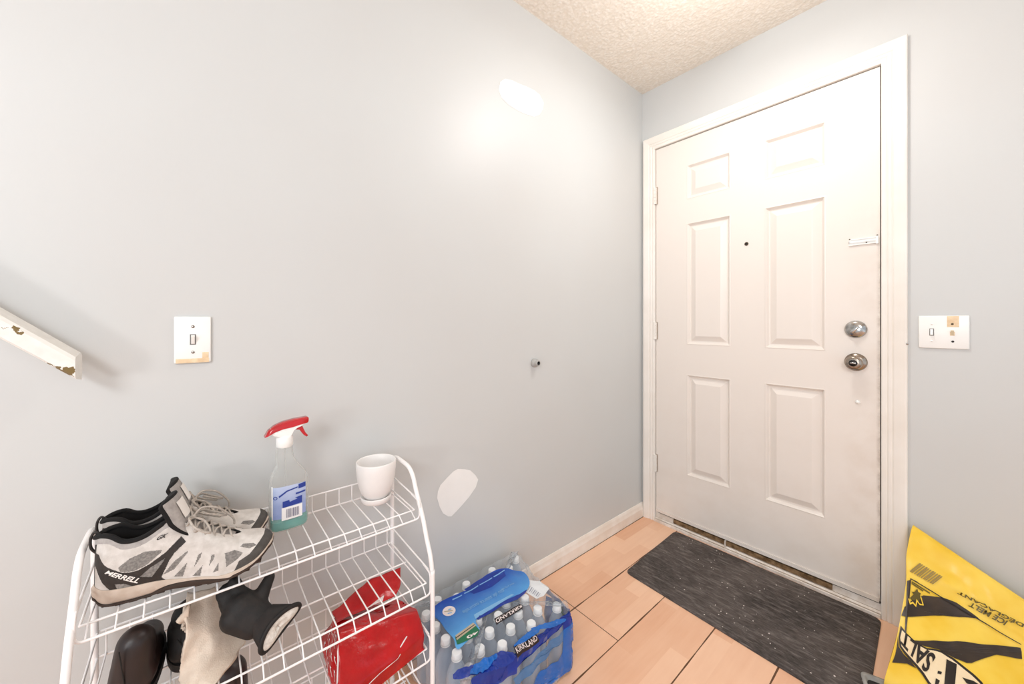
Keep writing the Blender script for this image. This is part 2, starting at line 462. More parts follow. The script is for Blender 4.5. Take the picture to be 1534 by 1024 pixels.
# six-panel door
YF = 0.003
b = MB()
cols = [(0.2547, 0.4685), (0.6111, 0.8292)]
rws = [(0.307, 0.843), (1.0, 1.642), (1.768, 1.95)]
xs = [DX0] + [c for p in cols for c in p] + [DX1]; zs = [DZ0] + [r for p in rws for r in p] + [DZ1]
for i in range(5):
    for j in range(7):
        if i % 2 == 1 and j % 2 == 1:
            x0, x1, z0, z1 = xs[i], xs[i + 1], zs[j], zs[j + 1]
            ins = [(0, 0), (0.004, -0.0012), (0.008, 0.003), (0.014, 0.0115), (0.020, 0.0125), (0.024, 0.0105), (0.044, 0.001), (0.047, 0.0)]
            rings = [[(x0 + d, YF + h, z0 + d), (x1 - d, YF + h, z0 + d), (x1 - d, YF + h, z1 - d), (x0 + d, YF + h, z1 - d)] for d, h in ins]
            v = [p for r in rings for p in r]; f = []
            for k in range(len(ins) - 1):
                for e in range(4): f.append((k * 4 + e, k * 4 + (e + 1) % 4, k * 4 + 4 + (e + 1) % 4, k * 4 + 4 + e))
            e = (len(ins) - 1) * 4; f.append((e, e + 1, e + 2, e + 3)); b.add(v, f)
        else:
            b.add([(xs[i], YF, zs[j]), (xs[i + 1], YF, zs[j]), (xs[i + 1], YF, zs[j + 1]), (xs[i], YF, zs[j + 1])], [(0, 1, 2, 3)])
x0, x1, z0, z1 = DX0, DX1, DZ0, DZ1
b.add([(x0, YF, z0), (x1, YF, z0), (x1, YF, z1), (x0, YF, z1), (x0, YF + .044, z0), (x1, YF + .044, z0), (x1, YF + .044, z1), (x0, YF + .044, z1)],
      [(0, 4, 5, 1), (1, 5, 6, 2), (2, 6, 7, 3), (3, 7, 4, 0), (4, 7, 6, 5)])
b.box((DX0 + .002, YF - 0.0055, DZ0 - 0.004), (DX1 - .002, YF - 0.0005, DZ0 + 0.012), 0)
door = b.build('door_1', M['door']); structure(door)
# hardware
for z in (1.8303, 1.0709, 0.3266):
    h = MB(); zz = z - 0.048
    for k in range(5): h.tube([(DX0 - 0.0035, -0.0075, zz + k * 0.0192), (DX0 - 0.0035, -0.0075, zz + k * 0.0192 + 0.0180)], 0.0068, 12)
    h.box((DX0 - 0.002, -0.003, zz), (DX0 + 0.006, 0.002, zz + 0.095))
    h.tube([(DX0 - 0.0035, -0.0075, zz + 0.094), (DX0 - 0.0035, -0.0075, zz + 0.0985)], [0.0055, 0.003], 12)
    h.box((DX0 - 0.0122, -0.0028, zz - .001), (DX0 + 0.0085, -0.0008, zz + 0.0965), 1)  # dark plate behind the knuckles stands in for the hinge's shadow
    soft(h.build('hinge', [M['trim'], M['strip']], door))
kx, kz = 0.9211, 0.9624
h = MB(); h.lathe([(0.0, 0.0), (0.034, 0.0), (0.0345, 0.004), (0.031, 0.0085), (0.022, 0.012), (0.015, 0.014)], (kx, YF, kz), (0, -1, 0), 36)
kn = h.build('knob_rosette', M['nickel'], door)
h = MB(); h.lathe([(0.012, 0.01), (0.011, 0.026), (0.014, 0.030), (0.0235, 0.036), (0.0262, 0.044), (0.0262, 0.052), (0.0245, 0.059), (0.0205, 0.0625), (0.0165, 0.0635), (0.0, 0.0635)], (kx, YF, kz), (0, -1, 0), 36)
kb = h.build('door_knob', M['nickel'], door)
h = MB(); h.lathe([(0.0, 0.0), (0.0125, 0.0), (0.0125, 0.003), (0.0, 0.003)], (kx, YF - 0.0637, kz), (0, -1, 0), 24, 0)
h.box((kx - 0.009, YF - 0.0715, kz - 0.0032), (kx + 0.009, YF - 0.0665, kz + 0.0032), 1, 0.0015)
h.build('lock_button', [M['black'], M['chrome']], kb)
dx, dz = 0.9211, 1.0911
h = MB(); h.lathe([(0.0, 0.0), (0.0335, 0.0), (0.034, 0.004), (0.0315, 0.010), (0.025, 0.0145), (0.014, 0.017), (0.0, 0.0175)], (dx, YF, dz), (0, -1, 0), 36)
db = h.build('deadbolt_rosette', M['chrome'], door)
h = MB(); h.box((-0.0165, YF - 0.030, -0.0055), (0.0165, YF - 0.0165, 0.0055), 0, 0.0025)
R45 = Matrix.Rotation(radians(-52), 4, 'Y')
h.v = [R45 @ v + Vector((dx, 0, dz)) for v in h.v]; h.build('thumb_turn', M['chrome'], db)
h = MB(); h.lathe([(0.0, 0.0), (0.0085, 0.0), (0.0085, 0.002), (0.0065, 0.0035), (0.0048, 0.0035), (0.0045, 0.001), (0.0, 0.001)], (0.5378, YF, 1.4886), (0, -1, 0), 24, 0, [0, 0, 0, 0, 1, 1])
soft(h.build('peephole', [M['brass'], M['black']], door))
# slide track of a door chain
h = MB(); A = radians(0.5)
h.box((0.900, YF - 0.006, 1.4215), (0.981, YF, 1.4245)); h.box((0.900, YF - 0.006, 1.4425), (0.981, YF, 1.4455)); h.box((0.900, YF - 0.003, 1.4235), (0.981, YF, 1.4435))
h.box((0.900, YF - 0.009, 1.4315), (0.977, YF - 0.0065, 1.4355)); h.box((0.900, YF - 0.009, 1.4325), (0.904, YF - 0.003, 1.4345))
h.box((0.9785, YF - 0.007, 1.4185), (0.9855, YF, 1.4485))
for x, z in ((0.903, 1.447), (0.982, 1.4505), (0.952, 1.428)): h.lathe([(0, 0), (0.0022, 0), (0.0022, 0.006), (0, 0.0065)], (x, YF, z), (0, -1, 0), 10, 1)
h.build('chain_track', [M['white_pl'], M['brass']], door)
h = MB(); h.lathe([(0.0, 0.0), (0.0075, 0.0), (0.0075, 0.004), (0.005, 0.008), (0.0, 0.009)], (0.9269, YF, 0.8057), (0, -1, 0), 18)
h.build('bump_stop', M['white_pl'], door)

# ------------------------------------------------------------------ things on the walls
def screw(b, p, ax, mi, r=0.0035):
    b.lathe([(0, 0), (r, 0), (r * .9, 0.0012), (0, 0.0016)], p, ax, 14, mi)
def plate(b, lo, hi, ax):
    b.box(lo, hi, 0, 0.0026)
t = thing('light_switch', (0.0, -1.9895, 1.0225), 'single white toggle switch plate with yellowed lower edge above the shoe rack', 'light switch')
b = MB(); b.box((0.0005, -2.0225, 1.0228), (0.0065, -1.9555, 1.1328), 0, 0.0026)
b.box((0.0055, -2.0195, 1.0231), (0.0069, -1.959, 1.0335), 1, 0.0005); b.box((0.0056, -1.972, 1.033), (0.0068, -1.960, 1.0475), 1, 0.0004)
b.box((0.006, -1.9945, 1.066), (0.0067, -1.9835, 1.091), 2)
pl = b.build('cover_plate', [M['white_pl'], M['ivory'], M['grey_slot']], t)
b = MB(); b.add([(0.0062, -1.9925, 1.0675), (0.0062, -1.9855, 1.0675), (0.0062, -1.9855, 1.0895), (0.0062, -1.9925, 1.0895), (0.0085, -1.992, 1.069), (0.0085, -1.986, 1.069), (0.018, -1.986, 1.086), (0.018, -1.992, 1.086)],
      [(0, 1, 5, 4), (1, 2, 6, 5), (2, 3, 7, 6), (3, 0, 4, 7), (4, 5, 6, 7)]); b.build('toggle', M['white_pl'], t)
for z in (1.0484, 1.109):
    b = MB(); screw(b, (0.0063, -1.989, z), (1, 0, 0), 0); b.build('screw', M['chrome'], t)

t = thing('light_switch', (1.1465, 0.0, 1.0281), 'double white switch plate on the wall beside the door', 'light switch')
b = MB(); b.box((1.0885, -0.0065, 1.0278), (1.2045, -0.0005, 1.1418), 0, 0.0026)
b.box((1.155, -0.0069, 1.102), (1.182, -0.0056, 1.1405), 1, 0.0004)
b.box((1.1145, -0.0067, 1.072), (1.1255, -0.006, 1.097), 2); b.box((1.1615, -0.0067, 1.073), (1.1725, -0.006, 1.086), 1)
b.build('cover_plate', [M['white_pl'], M['ivory'], M['grey_slot']], t)
for x, up, m in ((1.120, -1, 'white_pl'), (1.167, 1, 'almond')):
    b = MB(); z0, z1 = (1.0735, 1.0955) if up < 0 else (1.0735, 1.092)
    za = (0.018, 0.0085) if up < 0 else (0.0085, 0.018)
    b.add([(x - .0037, -0.0062, z0), (x + .0037, -0.0062, z0), (x + .0037, -0.0062, z1), (x - .0037, -0.0062, z1), (x - .003, -za[0], z0 + .002), (x + .003, -za[0], z0 + .002), (x + .003, -za[1], z1 - .002), (x - .003, -za[1], z1 - .002)],
          [(0, 1, 5, 4), (1, 2, 6, 5), (2, 3, 7, 6), (3, 0, 4, 7), (4, 5, 6, 7)]); b.build('toggle', M[m], t)
for x, z, m in ((1.120, 1.113, 'white_pl'), (1.120, 1.053, 'white_pl'), (1.167, 1.113, 'brass'), (1.168, 1.053, 'black')):
    b = MB(); screw(b, (x, -0.0063, z), (0, -1, 0), 0); b.build('screw', M[m], t)

t = thing('wall_door_stop', (0.0, -0.8685, 0.9441), 'small round grey door stop screwed to the left wall', 'door stop')
b = MB(); b.lathe([(0, 0), (0.0185, 0), (0.0190, 0.004), (0.017, 0.012), (0.0125, 0.015)], (0.0005, -0.8685, 0.9441), (1, 0, 0), 28); b.build('base_cup', M['bumper'], t)
b = MB(); b.lathe([(0.0125, 0.013), (0.0125, 0.024), (0.011, 0.028), (0.008, 0.0285), (0.0065, 0.025), (0.006, 0.018), (0, 0.018)], (0.0005, -0.8685, 0.9441), (1, 0, 0), 24, 0, [0, 0, 0, 1, 1, 1]); b.build('bumper_tip', [M['bumper'], M['black']], t)

b = MB(); b.tube([(1.0597, -0.0005, 1.0395), (1.062, -0.020, 1.0405)], 0.0012, 8); b.lathe([(0, 0), (0.0036, 0), (0.0036, 0.0012), (0, 0.0015)], (1.062, -0.0195, 1.0405), (0.1, -1, 0.05), 12)
tag(b.build('nail', M['chrome']), 'small nail sticking out of the wall beside the door casing', 'nail')

# stair handrail: chipped white painted timber running up out of the picture
t = thing('stair_handrail', (0.03, -2.16, 1.02), 'chipped white painted wooden handrail sloping up the left wall', 'handrail')
dirv = Vector((0, -0.0873, 0.0790)).normalized(); Ln = 1.55
def rail_pt(a, x, h): return Vector((x, -2.1600, 1.0485)) + dirv * a + Vector((0, 0, h))
k = NT('chipped_paint')
nn = k.noise(26, 5); ch = k.math('GREATER_THAN', nn, 0.655)
k.color(k.mix(ch, k.mix(k.noise(60, 2), lin((245, 243, 238)), lin((222, 219, 212))), lin((120, 98, 52)))); k.b.inputs['Roughness'].default_value = 0.45
k.bump(k.math('SUBTRACT', k.noise(40, 4), ch), 0.5, 0.002); M['chip'] = k.m
b = MB(); sec = [(0.030, -0.038), (0.033, -0.045), (0.080, -0.038), (0.086, -0.033), (0.086, -0.003), (0.082, 0.004), (0.040, 0.010), (0.030, 0.006)]
v = []; AN = 40
for i in range(AN + 1):
    a = Ln * i / AN
    for x, h in sec: v.append(rail_pt(a - (0.0 if i else 0.0), x, h))
m = len(sec); f = [(i * m + k_, i * m + (k_ + 1) % m, (i + 1) * m + (k_ + 1) % m, (i + 1) * m + k_) for i in range(AN) for k_ in range(m)]
f += [tuple(range(m))[::-1], tuple(range(AN * m, AN * m + m))]; b.add(v, f)
b.build('rail', M['chip'], t)
for a in (0.30, 1.2):
    b = MB(); p = rail_pt(a, 0.055, -0.042)
    b.tube(smooth_path([(0.001, p.y, p.z - 0.055), (0.03, p.y, p.z - 0.055), (0.052, p.y, p.z - 0.035), p]), 0.006, 10)
    b.lathe([(0, 0), (0.028, 0), (0.026, 0.006), (0, 0.008)], (0.0005, p.y, p.z - 0.055), (1, 0, 0), 20); b.build('bracket', M['nickel'], t)

# ceiling lamp above the doorway (just above the picture)
t = thing('ceiling_lamp', (0.71, -0.67, CH), 'round frosted glass ceiling lamp above the doormat', 'ceiling lamp')
b = MB(); b.lathe([(0, 0), (0.10, 0), (0.10, 0.02), (0.0, 0.02)], (0.71, -0.67, CH - 0.001), (0, 0, -1), 32); b.build('lamp_base', M['white_pl'], t)
k = NT('lamp_glass'); k.b.inputs['Emission Color'].default_value = (1, .97, .92, 1); k.b.inputs['Emission Strength'].default_value = 1.6; k.color(lin((250, 246, 238))); M['lamp'] = k.m
b = MB(); b.lathe([(0.125, 0.015), (0.13, 0.03), (0.12, 0.055), (0.09, 0.078), (0.05, 0.09), (0, 0.094)], (0.71, -0.67, CH - 0.001), (0, 0, -1), 32); b.build('lamp_glass', M['lamp'], t)

# ------------------------------------------------------------------ doormat
b = MB(); ol = []
Q = [(0.2074, -0.0260), (0.2209, -0.5171), (1.0110, -0.548), (0.9955, -0.0165)]
cx_, cy_ = 0.6, -0.28
for i, (x, y) in enumerate(Q):
    p = Vector((x, y)); pa = Vector(Q[i - 1]); pb = Vector(Q[(i + 1) % 4]); r = 0.03
    A = p + (pa - p).normalized() * r; B = p + (pb - p).normalized() * r
    for k_ in range(7): t_ = k_ / 6; ol.append(A * (1 - t_)**2 + p * 2 * t_ * (1 - t_) + B * t_ * t_)
n = len(ol); c0 = Vector((cx_, cy_))
v = []
for z, s_ in ((0.0005, 1.0), (0.003, 1.0), (0.0055, 0.985), (0.0065, 0.97)): v += [((c0 + (p - c0) * s_).x, (c0 + (p - c0) * s_).y, z) for p in ol]
f = [(r * n + i, r * n + (i + 1) % n, (r + 1) * n + (i + 1) % n, (r + 1) * n + i) for r in range(3) for i in range(n)] + [tuple(range(3 * n, 4 * n)), tuple(range(n))[::-1]]
b.add(v, f); tag(b.build('doormat', M['mat']), 'dark ribbed rubber doormat with rounded corners, littered with crumbs, before the door', 'doormat')

# ------------------------------------------------------------------ shoe rack
YL, YR, XB = -2.140, -1.520, 0.050
t = thing('shoe_rack', (0.17, -1.83, 0.0), 'white wire shoe rack with curved tube sides against the left wall', 'shoe rack')
fx = [(XB, 0.006), (XB, 0.45), (XB, 0.66), (0.054, 0.694), (0.075, 0.709), (0.125, 0.7105), (0.168, 0.7065), (0.195, 0.688), (0.214, 0.656), (0.253, 0.598), (0.276, 0.551), (0.296, 0.515), (0.306, 0.478), (0.308, 0.44), (0.308, 0.006)]
for y in (YL, YR):
    b = MB(); b.tube(smooth_path([(x, y, z) for x, z in fx], 5), 0.0058, 12)
    for x in (XB, 0.308): b.tube([(x, y, 0.0005), (x, y, 0.02)], 0.0078, 12, 1)
    b.build('side_frame', [M['enamel'], M['white_pl']], t)
def shelf(z, xf, xo, zo, mids, lip, inner=0.012):
    b = MB(); y0, y1 = YL + 0.004, YR - 0.004; r = 0.0021; rc = 0.0016
    b.tube([(XB, y0, z), (XB, y1, z)], r, 7); b.tube([(XB - 0.002, y0, z + lip), (XB - 0.002, y1, z + lip)], r, 7)
    b.tube([(xf, y0 + .002, z), (xf, y1 - .002, z)], r, 7)
    b.tube(round_path([(xf - 0.02, y0, z + lip * .8), (xo, y0, z + lip * .7), (xo, y0, zo), (xo, y1, zo), (xo, y1, z + lip * .7), (xf - 0.02, y1, z + lip * .8)], 0.012), r * 1.15, 7)
    for x in mids: b.tube([(x, y0 + .006, z - .0005), (x, y1 - .006, z - .0005)], r, 7)
    for y in (y0, y1):
        b.tube([(XB, y, z + lip), (xf + 0.008, y, z + lip * 0.8)], r, 7)
        s_ = 1 if y == y0 else -1
        b.tube([(XB, y, z), (xf, y + s_ * .002, z)], r, 7)
    N = 17
    for i in range(N + 1):
        y = y0 + 0.012 + (y1 - y0 - 0.024) * i / N
        b.tube(round_path([(XB - 0.0015, y, z + lip), (XB - 0.001, y, z + 0.004), (XB + 0.008, y, z + 0.0015), (xf, y, z + 0.0015), (xo, y, zo)], 0.008, 3), rc, 6)
    return b.build('wire_shelf', M['enamel'], t)
shelf(0.605, 0.216, 0.243, 0.592, [], 0.044)
shelf(0.440, 0.284, 0.3035, 0.4215, [0.168], 0.050)
shelf(0.272, 0.288, 0.3035, 0.252, [0.168], 0.052)
shelf(0.104, 0.288, 0.3035, 0.086, [0.168], 0.052)

# ------------------------------------------------------------------ trainers
M['sh_white'] = mat('shoe_suede', (214, 208, 202), 0.8, c2=(196, 189, 182), scale=60, bump=0.2, bscale=500)
M['sh_black'] = mat('shoe_black', (30, 25, 23), 0.55, c2=(46, 40, 37), scale=60)
M['sh_mesh'] = mat('shoe_grey_mesh', (142, 137, 132), 0.85, c2=(112, 108, 104), scale=300, bump=0.3, bscale=900)
M['sh_tong'] = mat('shoe_tongue_grey', (176, 170, 166), 0.85, c2=(156, 150, 146), scale=90)
M['sh_cap'] = mat('shoe_toe_rubber', (78, 74, 70), 0.7, c2=(66, 62, 58), scale=80)
M['sh_lining'] = mat('shoe_lining', (20, 18, 18), 0.95)
M['sh_mid'] = mat('shoe_midsole', (205, 190, 176), 0.65, c2=(186, 168, 152), scale=30)
M['sh_out'] = mat('shoe_outsole', (58, 44, 36), 0.8)
M['sh_lace'] = mat('shoe_lace', (188, 178, 168), 0.85, c2=(170, 160, 150), scale=200)
M['sh_text'] = mat('shoe_print', (238, 232, 226), 0.6, var=0.02)
SL = 0.272
hw_s = interp([(0, 0.010), (0.006, 0.021), (0.02, 0.031), (0.045, 0.0352), (0.09, 0.0355), (0.12, 0.0385), (0.16, 0.0430), (0.19, 0.0460), (0.215, 0.0460), (0.24, 0.043), (0.256, 0.035), (0.266, 0.0245), (0.272, 0.010)])
w_b = interp([(0, 0.013), (0.012, 0.003), (0.03, 0.0), (0.08, 0.001), (0.11, 0.004), (0.14, 0.002), (0.17, 0.0), (0.2, 0.0005), (0.226, 0.006), (0.25, 0.018), (0.272, 0.036)])
w_m = interp([(0, 0.038), (0.02, 0.033), (0.06, 0.0305), (0.1, 0.029), (0.13, 0.0245), (0.17, 0.0165), (0.205, 0.0165), (0.24, 0.026), (0.26, 0.037), (0.272, 0.045)])
v_r = interp([(0, 0.006), (0.01, 0.014), (0.03, 0.025), (0.06, 0.0285), (0.095, 0.029), (0.112, 0.0265), (0.13, 0.020), (0.17, 0.0165), (0.200, 0.013), (0.212, 0.006), (0.218, 0.0), (0.272, 0.0)])
w_r = interp([(0, 0.118), (0.012, 0.1225), (0.028, 0.121), (0.042, 0.111), (0.058, 0.1085), (0.077, 0.114), (0.095, 0.126), (0.108, 0.134), (0.118, 0.130), (0.135, 0.117), (0.16, 0.098), (0.19, 0.081), (0.212, 0.0725), (0.235, 0.068), (0.252, 0.065), (0.265, 0.059), (0.272, 0.052)])
def sh_side(u, s_):
    """the outer side of the upper: s_ runs from the sole line up to the collar or the lacing edge"""
    hu = hw_s(u) * 0.985; wm = w_m(u) - 0.002; vr, wr = v_r(u), w_r(u); th = s_ * pi / 2
    k_ = min(1, max(0, (u - 0.10) / 0.06))
    v = vr + (hu - vr) * (cos(th) ** (1.5 - 0.7 * k_) if th < pi / 2 - 1e-6 else 0)
    w = wm + (wr - wm) * ((1 - k_) * (0.35 * sin(th) + 0.65 * s_) + k_ * sin(th) ** 1.05)
    v += 0.003 * sin(pi * s_) * (1 - k_) * min(1, u / 0.02)
    return v, w
def sh_at(u, w):
    lo, hi = 0.0, 1.0
    for _ in range(24):
        m_ = (lo + hi) / 2
        if sh_side(u, m_)[1] < w: lo = m_
        else: hi = m_
    return sh_side(u, lo)[0]
SHOE_POLYS = {}
SHOE_POLYS = {'band': [(-0.004, 0.096), (0.01, 0.0933), (0.0163, 0.0826), (0.024, 0.0743), (0.035, 0.0667), (0.0456, 0.0596), (0.0562, 0.0571), (0.0668, 0.0573), (0.0829, 0.0639), (0.1051, 0.0792), (0.1271, 0.1015), (0.1347, 0.09), (0.1191, 0.0752), (0.1125, 0.0656), (0.0998, 0.0347), (0.107, 0.0263), (0.0881, 0.0266), (0.0694, 0.0262), (0.0408, 0.0273), (0.0296, 0.03), (0.0185, 0.0457), (0.0055, 0.0712), (-0.004, 0.083)], 'win': [[(0.0699, 0.0445), (0.0829, 0.0564), (0.1053, 0.069), (0.0996, 0.059), (0.086, 0.0389)], [(0.036, 0.0408), (0.0494, 0.0381), (0.0602, 0.03), (0.0388, 0.031)]], 'mesh': [[(0.0403, 0.0694), (0.0556, 0.0814), (0.0769, 0.088), (0.1005, 0.0854), (0.0994, 0.0808), (0.0774, 0.0626), (0.0614, 0.0577), (0.0435, 0.0609)], [(0.0998, 0.0362), (0.1183, 0.0596), (0.1378, 0.0736), (0.1379, 0.0701), (0.1184, 0.0448), (0.1021, 0.0386)], [(0.1183, 0.0311), (0.1384, 0.053), (0.1314, 0.0279)], [(0.1483, 0.0405), (0.1539, 0.062), (0.1593, 0.065), (0.1589, 0.0581)], [(0.1465, 0.0253), (0.1617, 0.0417), (0.1582, 0.0225)], [(0.1716, 0.0378), (0.1748, 0.0568), (0.1803, 0.0567), (0.1788, 0.0489)], [(0.1774, 0.0238), (0.1865, 0.0398), (0.1862, 0.0254)], [(0.196, 0.0537), (0.2109, 0.0546), (0.2253, 0.0461), (0.2167, 0.0376), (0.1994, 0.029)], [(0.2194, 0.0568), (0.2242, 0.0598), (0.2415, 0.0567), (0.2472, 0.0522), (0.2355, 0.0503)]], 'toe': [(0.2083, 0.0106), (0.2194, 0.0339), (0.236, 0.0411), (0.2578, 0.0624), (0.262, 0.08), (0.29, 0.08), (0.29, 0.01), (0.2362, 0.0128)], 'name': [(0.0217, 0.0633), (0.0663, 0.0337), (0.0715, 0.0416), (0.0254, 0.0691)], 'mark': [(0.0912, 0.1036), (0.1056, 0.1067), (0.1087, 0.1134), (0.0948, 0.1115)]}
def sh_mat(u, w, v=0):
    p = (u, w)
    if u < 0.112 and w > w_r(u) - 0.0115: return 6
    if u < 0.004: return 1
    if inside(p, SHOE_POLYS.get('toe', [(9, 9), (9, 8), (8, 8)])): return 3
    for q in SHOE_POLYS.get('mesh', []):
        if inside(p, q): return 2
    for q in SHOE_POLYS.get('win', []):
        if inside(p, q): return 2
    if inside(p, SHOE_POLYS.get('band', [(9, 9), (9, 8), (8, 8)])): return 1
    return 0
def make_shoe(label, group):
    t = thing('trail_shoe', (0, 0, 0), label, 'shoe', group)
    U = lambda a: SL * (0.5 - 0.5 * cos(pi * a)) * 0.6 + SL * a * 0.4
    b = MB(); NU, NS = 300, 130
    for sgn in (1, -1):
        def fn(a, s_): u = U(a); v, w = sh_side(u, s_); return (u, sgn * v, w)
        def mf(a, s_): u = U(a); v, w = sh_side(u, s_); return sh_mat(u, w, v)
        b.grid(fn, NU, NS, 0, mf)
    for u in (0.0, SL):
        b.grid(lambda a, s_: (u, (2 * a - 1) * sh_side(u, s_)[0], sh_side(u, s_)[1]), 2, NS, 1 if u == 0 else 3)
    # printed name along the side and the small emblem near the collar
    for txt, c4, sz in ((("MERRELL"), SHOE_POLYS.get('name'), 1), (("GK"), SHOE_POLYS.get('mark'), 2)):
        if c4:
            m2 = fit2(text2d(txt, 1.0, 0.03, 0.25), c4)
            for sgn in (-1,):
                b.map2(m2, lambda u, w: (u, sgn * (sh_at(u, w) + 0.0007), w), 4 if sz == 1 else 5)
    b.build('upper', [M['sh_white'], M['sh_black'], M['sh_mesh'], M['sh_cap'], M['sh_text'], M['sh_black'], M['sh_tong']], t, weld=True)
    # midsole
    b = MB(); NU = 70
    def sole(u, j, zb, zt, grow):
        h = hw_s(u); pr = [(-h * .9, zb), (h * .9, zb), (h * 1.0 + grow, zb + .25 * (zt - zb)), (h + grow, zb + .7 * (zt - zb)), (h + grow * .5, zt), (-h - grow * .5, zt), (-h - grow, zb + .7 * (zt - zb)), (-h - grow, zb + .25 * (zt - zb))]
        v, w = pr[j % 8]; e = 0.004 * (sin(pi * min(1, (w - zb) / max(1e-4, zt - zb)))) ; return ((u - e) if u < 0.004 else (u + e * .6 if u > SL - .004 else u), v, w)
    arch = lambda u: 0.006 + 0.011 * max(0, sin(pi * min(1, max(0, (u - 0.085) / 0.12)))) + 0.003 * (1 if u > 0.21 else 0)
    def ring(b, zb, zt, grow):
        v = []
        for i in range(NU + 1): v += [sole(U(i / NU), j, zb(U(i / NU)), zt(U(i / NU)), grow) for j in range(8)]
        f = [(i * 8 + j, i * 8 + (j + 1) % 8, (i + 1) * 8 + (j + 1) % 8, (i + 1) * 8 + j) for i in range(NU) for j in range(8)]
        f += [tuple(range(8))[::-1], tuple(range(NU * 8, NU * 8 + 8))]; b.add(v, f, 0, True)
    ring(b, lambda u: w_b(u) + arch(u) - .001, lambda u: max(w_m(u), w_b(u) + arch(u) + .004), 0.0022); soft(b.build('midsole', M['sh_mid'], t), 50)
    b = MB(); ring(b, lambda u: w_b(u) + 0.002, lambda u: w_b(u) + arch(u), 0.0012)
    for i in range(13):
        u = 0.016 + i * 0.019
        if 0.095 < u < 0.135: continue
        h = hw_s(u) * 0.93
        for sgn in (1, -1): b.box((u, sgn * h * .55 - .006 - h * .25, w_b(u + .005)), (u + 0.011, sgn * h * .55 + .006 + h * .25, w_b(u + .005) + 0.004))
    b.build('outsole', M['sh_out'], t)
    # lining: inner wall, padded collar roll and insole
    b = MB()
    for sgn in (1, -1):
        b.grid(lambda a, s_: (0.004 + 0.116 * a, sgn * max(0.0, (v_r(0.004 + 0.116 * a) - 0.0035) * (1 - 0.1 * s_)), (w_r(0.004 + 0.116 * a) - 0.001) * (1 - s_) + 0.048 * s_), 24, 6)
    b.grid(lambda a, s_: (0.004 + 0.15 * a, (2 * s_ - 1) * v_r(min(0.1, 0.004 + 0.15 * a)) * .97, 0.05), 12, 4)
    rim = [Vector((u, v_r(u) - 0.0015, w_r(u) + 0.001)) for u in [0.118 - 0.118 * i / 30 for i in range(31)]] + [Vector((u, -(v_r(u) - 0.0015), w_r(u) + 0.001)) for u in [0.118 * i / 30 for i in range(31)]]
    b.tube(rim, [0.0042 if 4 < i < len(rim) - 5 else 0.0030 for i in range(len(rim))], 10)
    b.build('collar_lining', M['sh_lining'], t)
    # tongue: a padded tapering slab rising out of the throat
    b = MB()
    tp = [Vector((0.205, 0, 0.068)), Vector((0.17, 0, 0.088)), Vector((0.142, 0, 0.104)), Vector((0.126, 0, 0.124)), Vector((0.115, 0, 0.150)), Vector((0.104, 0, 0.174))]
    tp = smooth_path(tp, 5); NT_ = len(tp)
    def tong(a, c, off=0.0):
        i = a * (NT_ - 1); i0 = min(int(i), NT_ - 2); p = tp[i0].lerp(tp[i0 + 1], i - i0); d = (tp[i0 + 1] - tp[i0]).normalized(); nrm = Vector((-d.z, 0, d.x)) * -1
        hwid = (0.016 + 0.022 * min(1, a * 1.5)) * (1 if a < .93 else sqrt(max(0.05, 1 - ((a - .93) / .075) ** 2)))
        x = c
        th = 0.003 + 0.0035 * max(0, min(1, (a - .35) / .3))
        ang = 2 * pi * c
        yy = hwid * cos(ang) * (abs(cos(ang)) ** -0.35 if abs(cos(ang)) > 1e-3 else 1); nn_ = th * sin(ang)
        return p + Vector((0, yy, 0)) + nrm * (nn_ - 0.9 * (yy / 0.03) ** 2 * 0.008) 
    def tm(a, c): return 1 if (a > .955 or c % 1 > .5 or abs(cos(2 * pi * c)) > .93) else 0
    b.grid(lambda a, c: tong(a, c), 40, 36, 0, lambda a, c: tm(a, c), closev=True)
    e = [tong(1.0, j / 36) for j in range(36)]; b.add(e, [tuple(range(36))], 1)
    tg = b.build('tongue', [M['sh_tong'], M['sh_lining']], t)
    b = MB(); b.grid(lambda a, c: tong(0.62 + 0.25 * a, 0.245 + 0.0 + (c - .5) * 0.10) + Vector((0.0016, 0, 0.0012)), 8, 6); b.build('tongue_tag', M['sh_text'], tg)
    # heel pull loop
    b = MB(); b.tube(smooth_path([(0.004, 0, 0.121), (-0.003, 0, 0.127), (-0.0082, 0, 0.116), (-0.0075, 0, 0.099), (0.000, 0, 0.088)]), 0.0022, 8); b.build('heel_loop', M['sh_black'], t)
    # lacing
    b = MB(); us = [0.203, 0.189, 0.175, 0.161, 0.147, 0.134]
    for i in range(len(us) - 1):
        for sgn in (1, -1):
            a, c = us[i], us[i + 1]
            P = [(a, sgn * (v_r(a) + .005), w_r(a) - .002), (a * .75 + c * .25, sgn * v_r(a) * .6, w_r(a) + .0045), (c * .75 + a * .25, -sgn * v_r(c) * .6, w_r(c) + .0045 + .001 * sgn), (c, -sgn * (v_r(c) + .005), w_r(c) - .002)]
            b.tube(smooth_path(P), 0.0019, 7)
        for sgn in (1, -1):
            b.lathe([(0, 0), (0.0042, 0), (0.0036, 0.003), (0, 0.0035)], (us[i], sgn * (v_r(us[i]) + .0055), w_r(us[i]) - .0045), (0, sgn * .7, .7), 10)
    kz_ = w_r(0.14) + 0.008
    b.tube(smooth_path([(0.138, 0, kz_), (0.148, 0.018, kz_ + .004), (0.165, 0.033, kz_ - .010), (0.185, 0.036, kz_ - .022), (0.178, 0.022, kz_ - .016), (0.152, 0.006, kz_ + .002)]), 0.002, 7)
    b.tube(smooth_path([(0.138, 0, kz_), (0.136, -0.02, kz_ + .006), (0.150, -0.036, kz_ - .008), (0.172, -0.036, kz_ - .022), (0.160, -0.016, kz_ - .006), (0.140, -0.002, kz_)]), 0.002, 7)
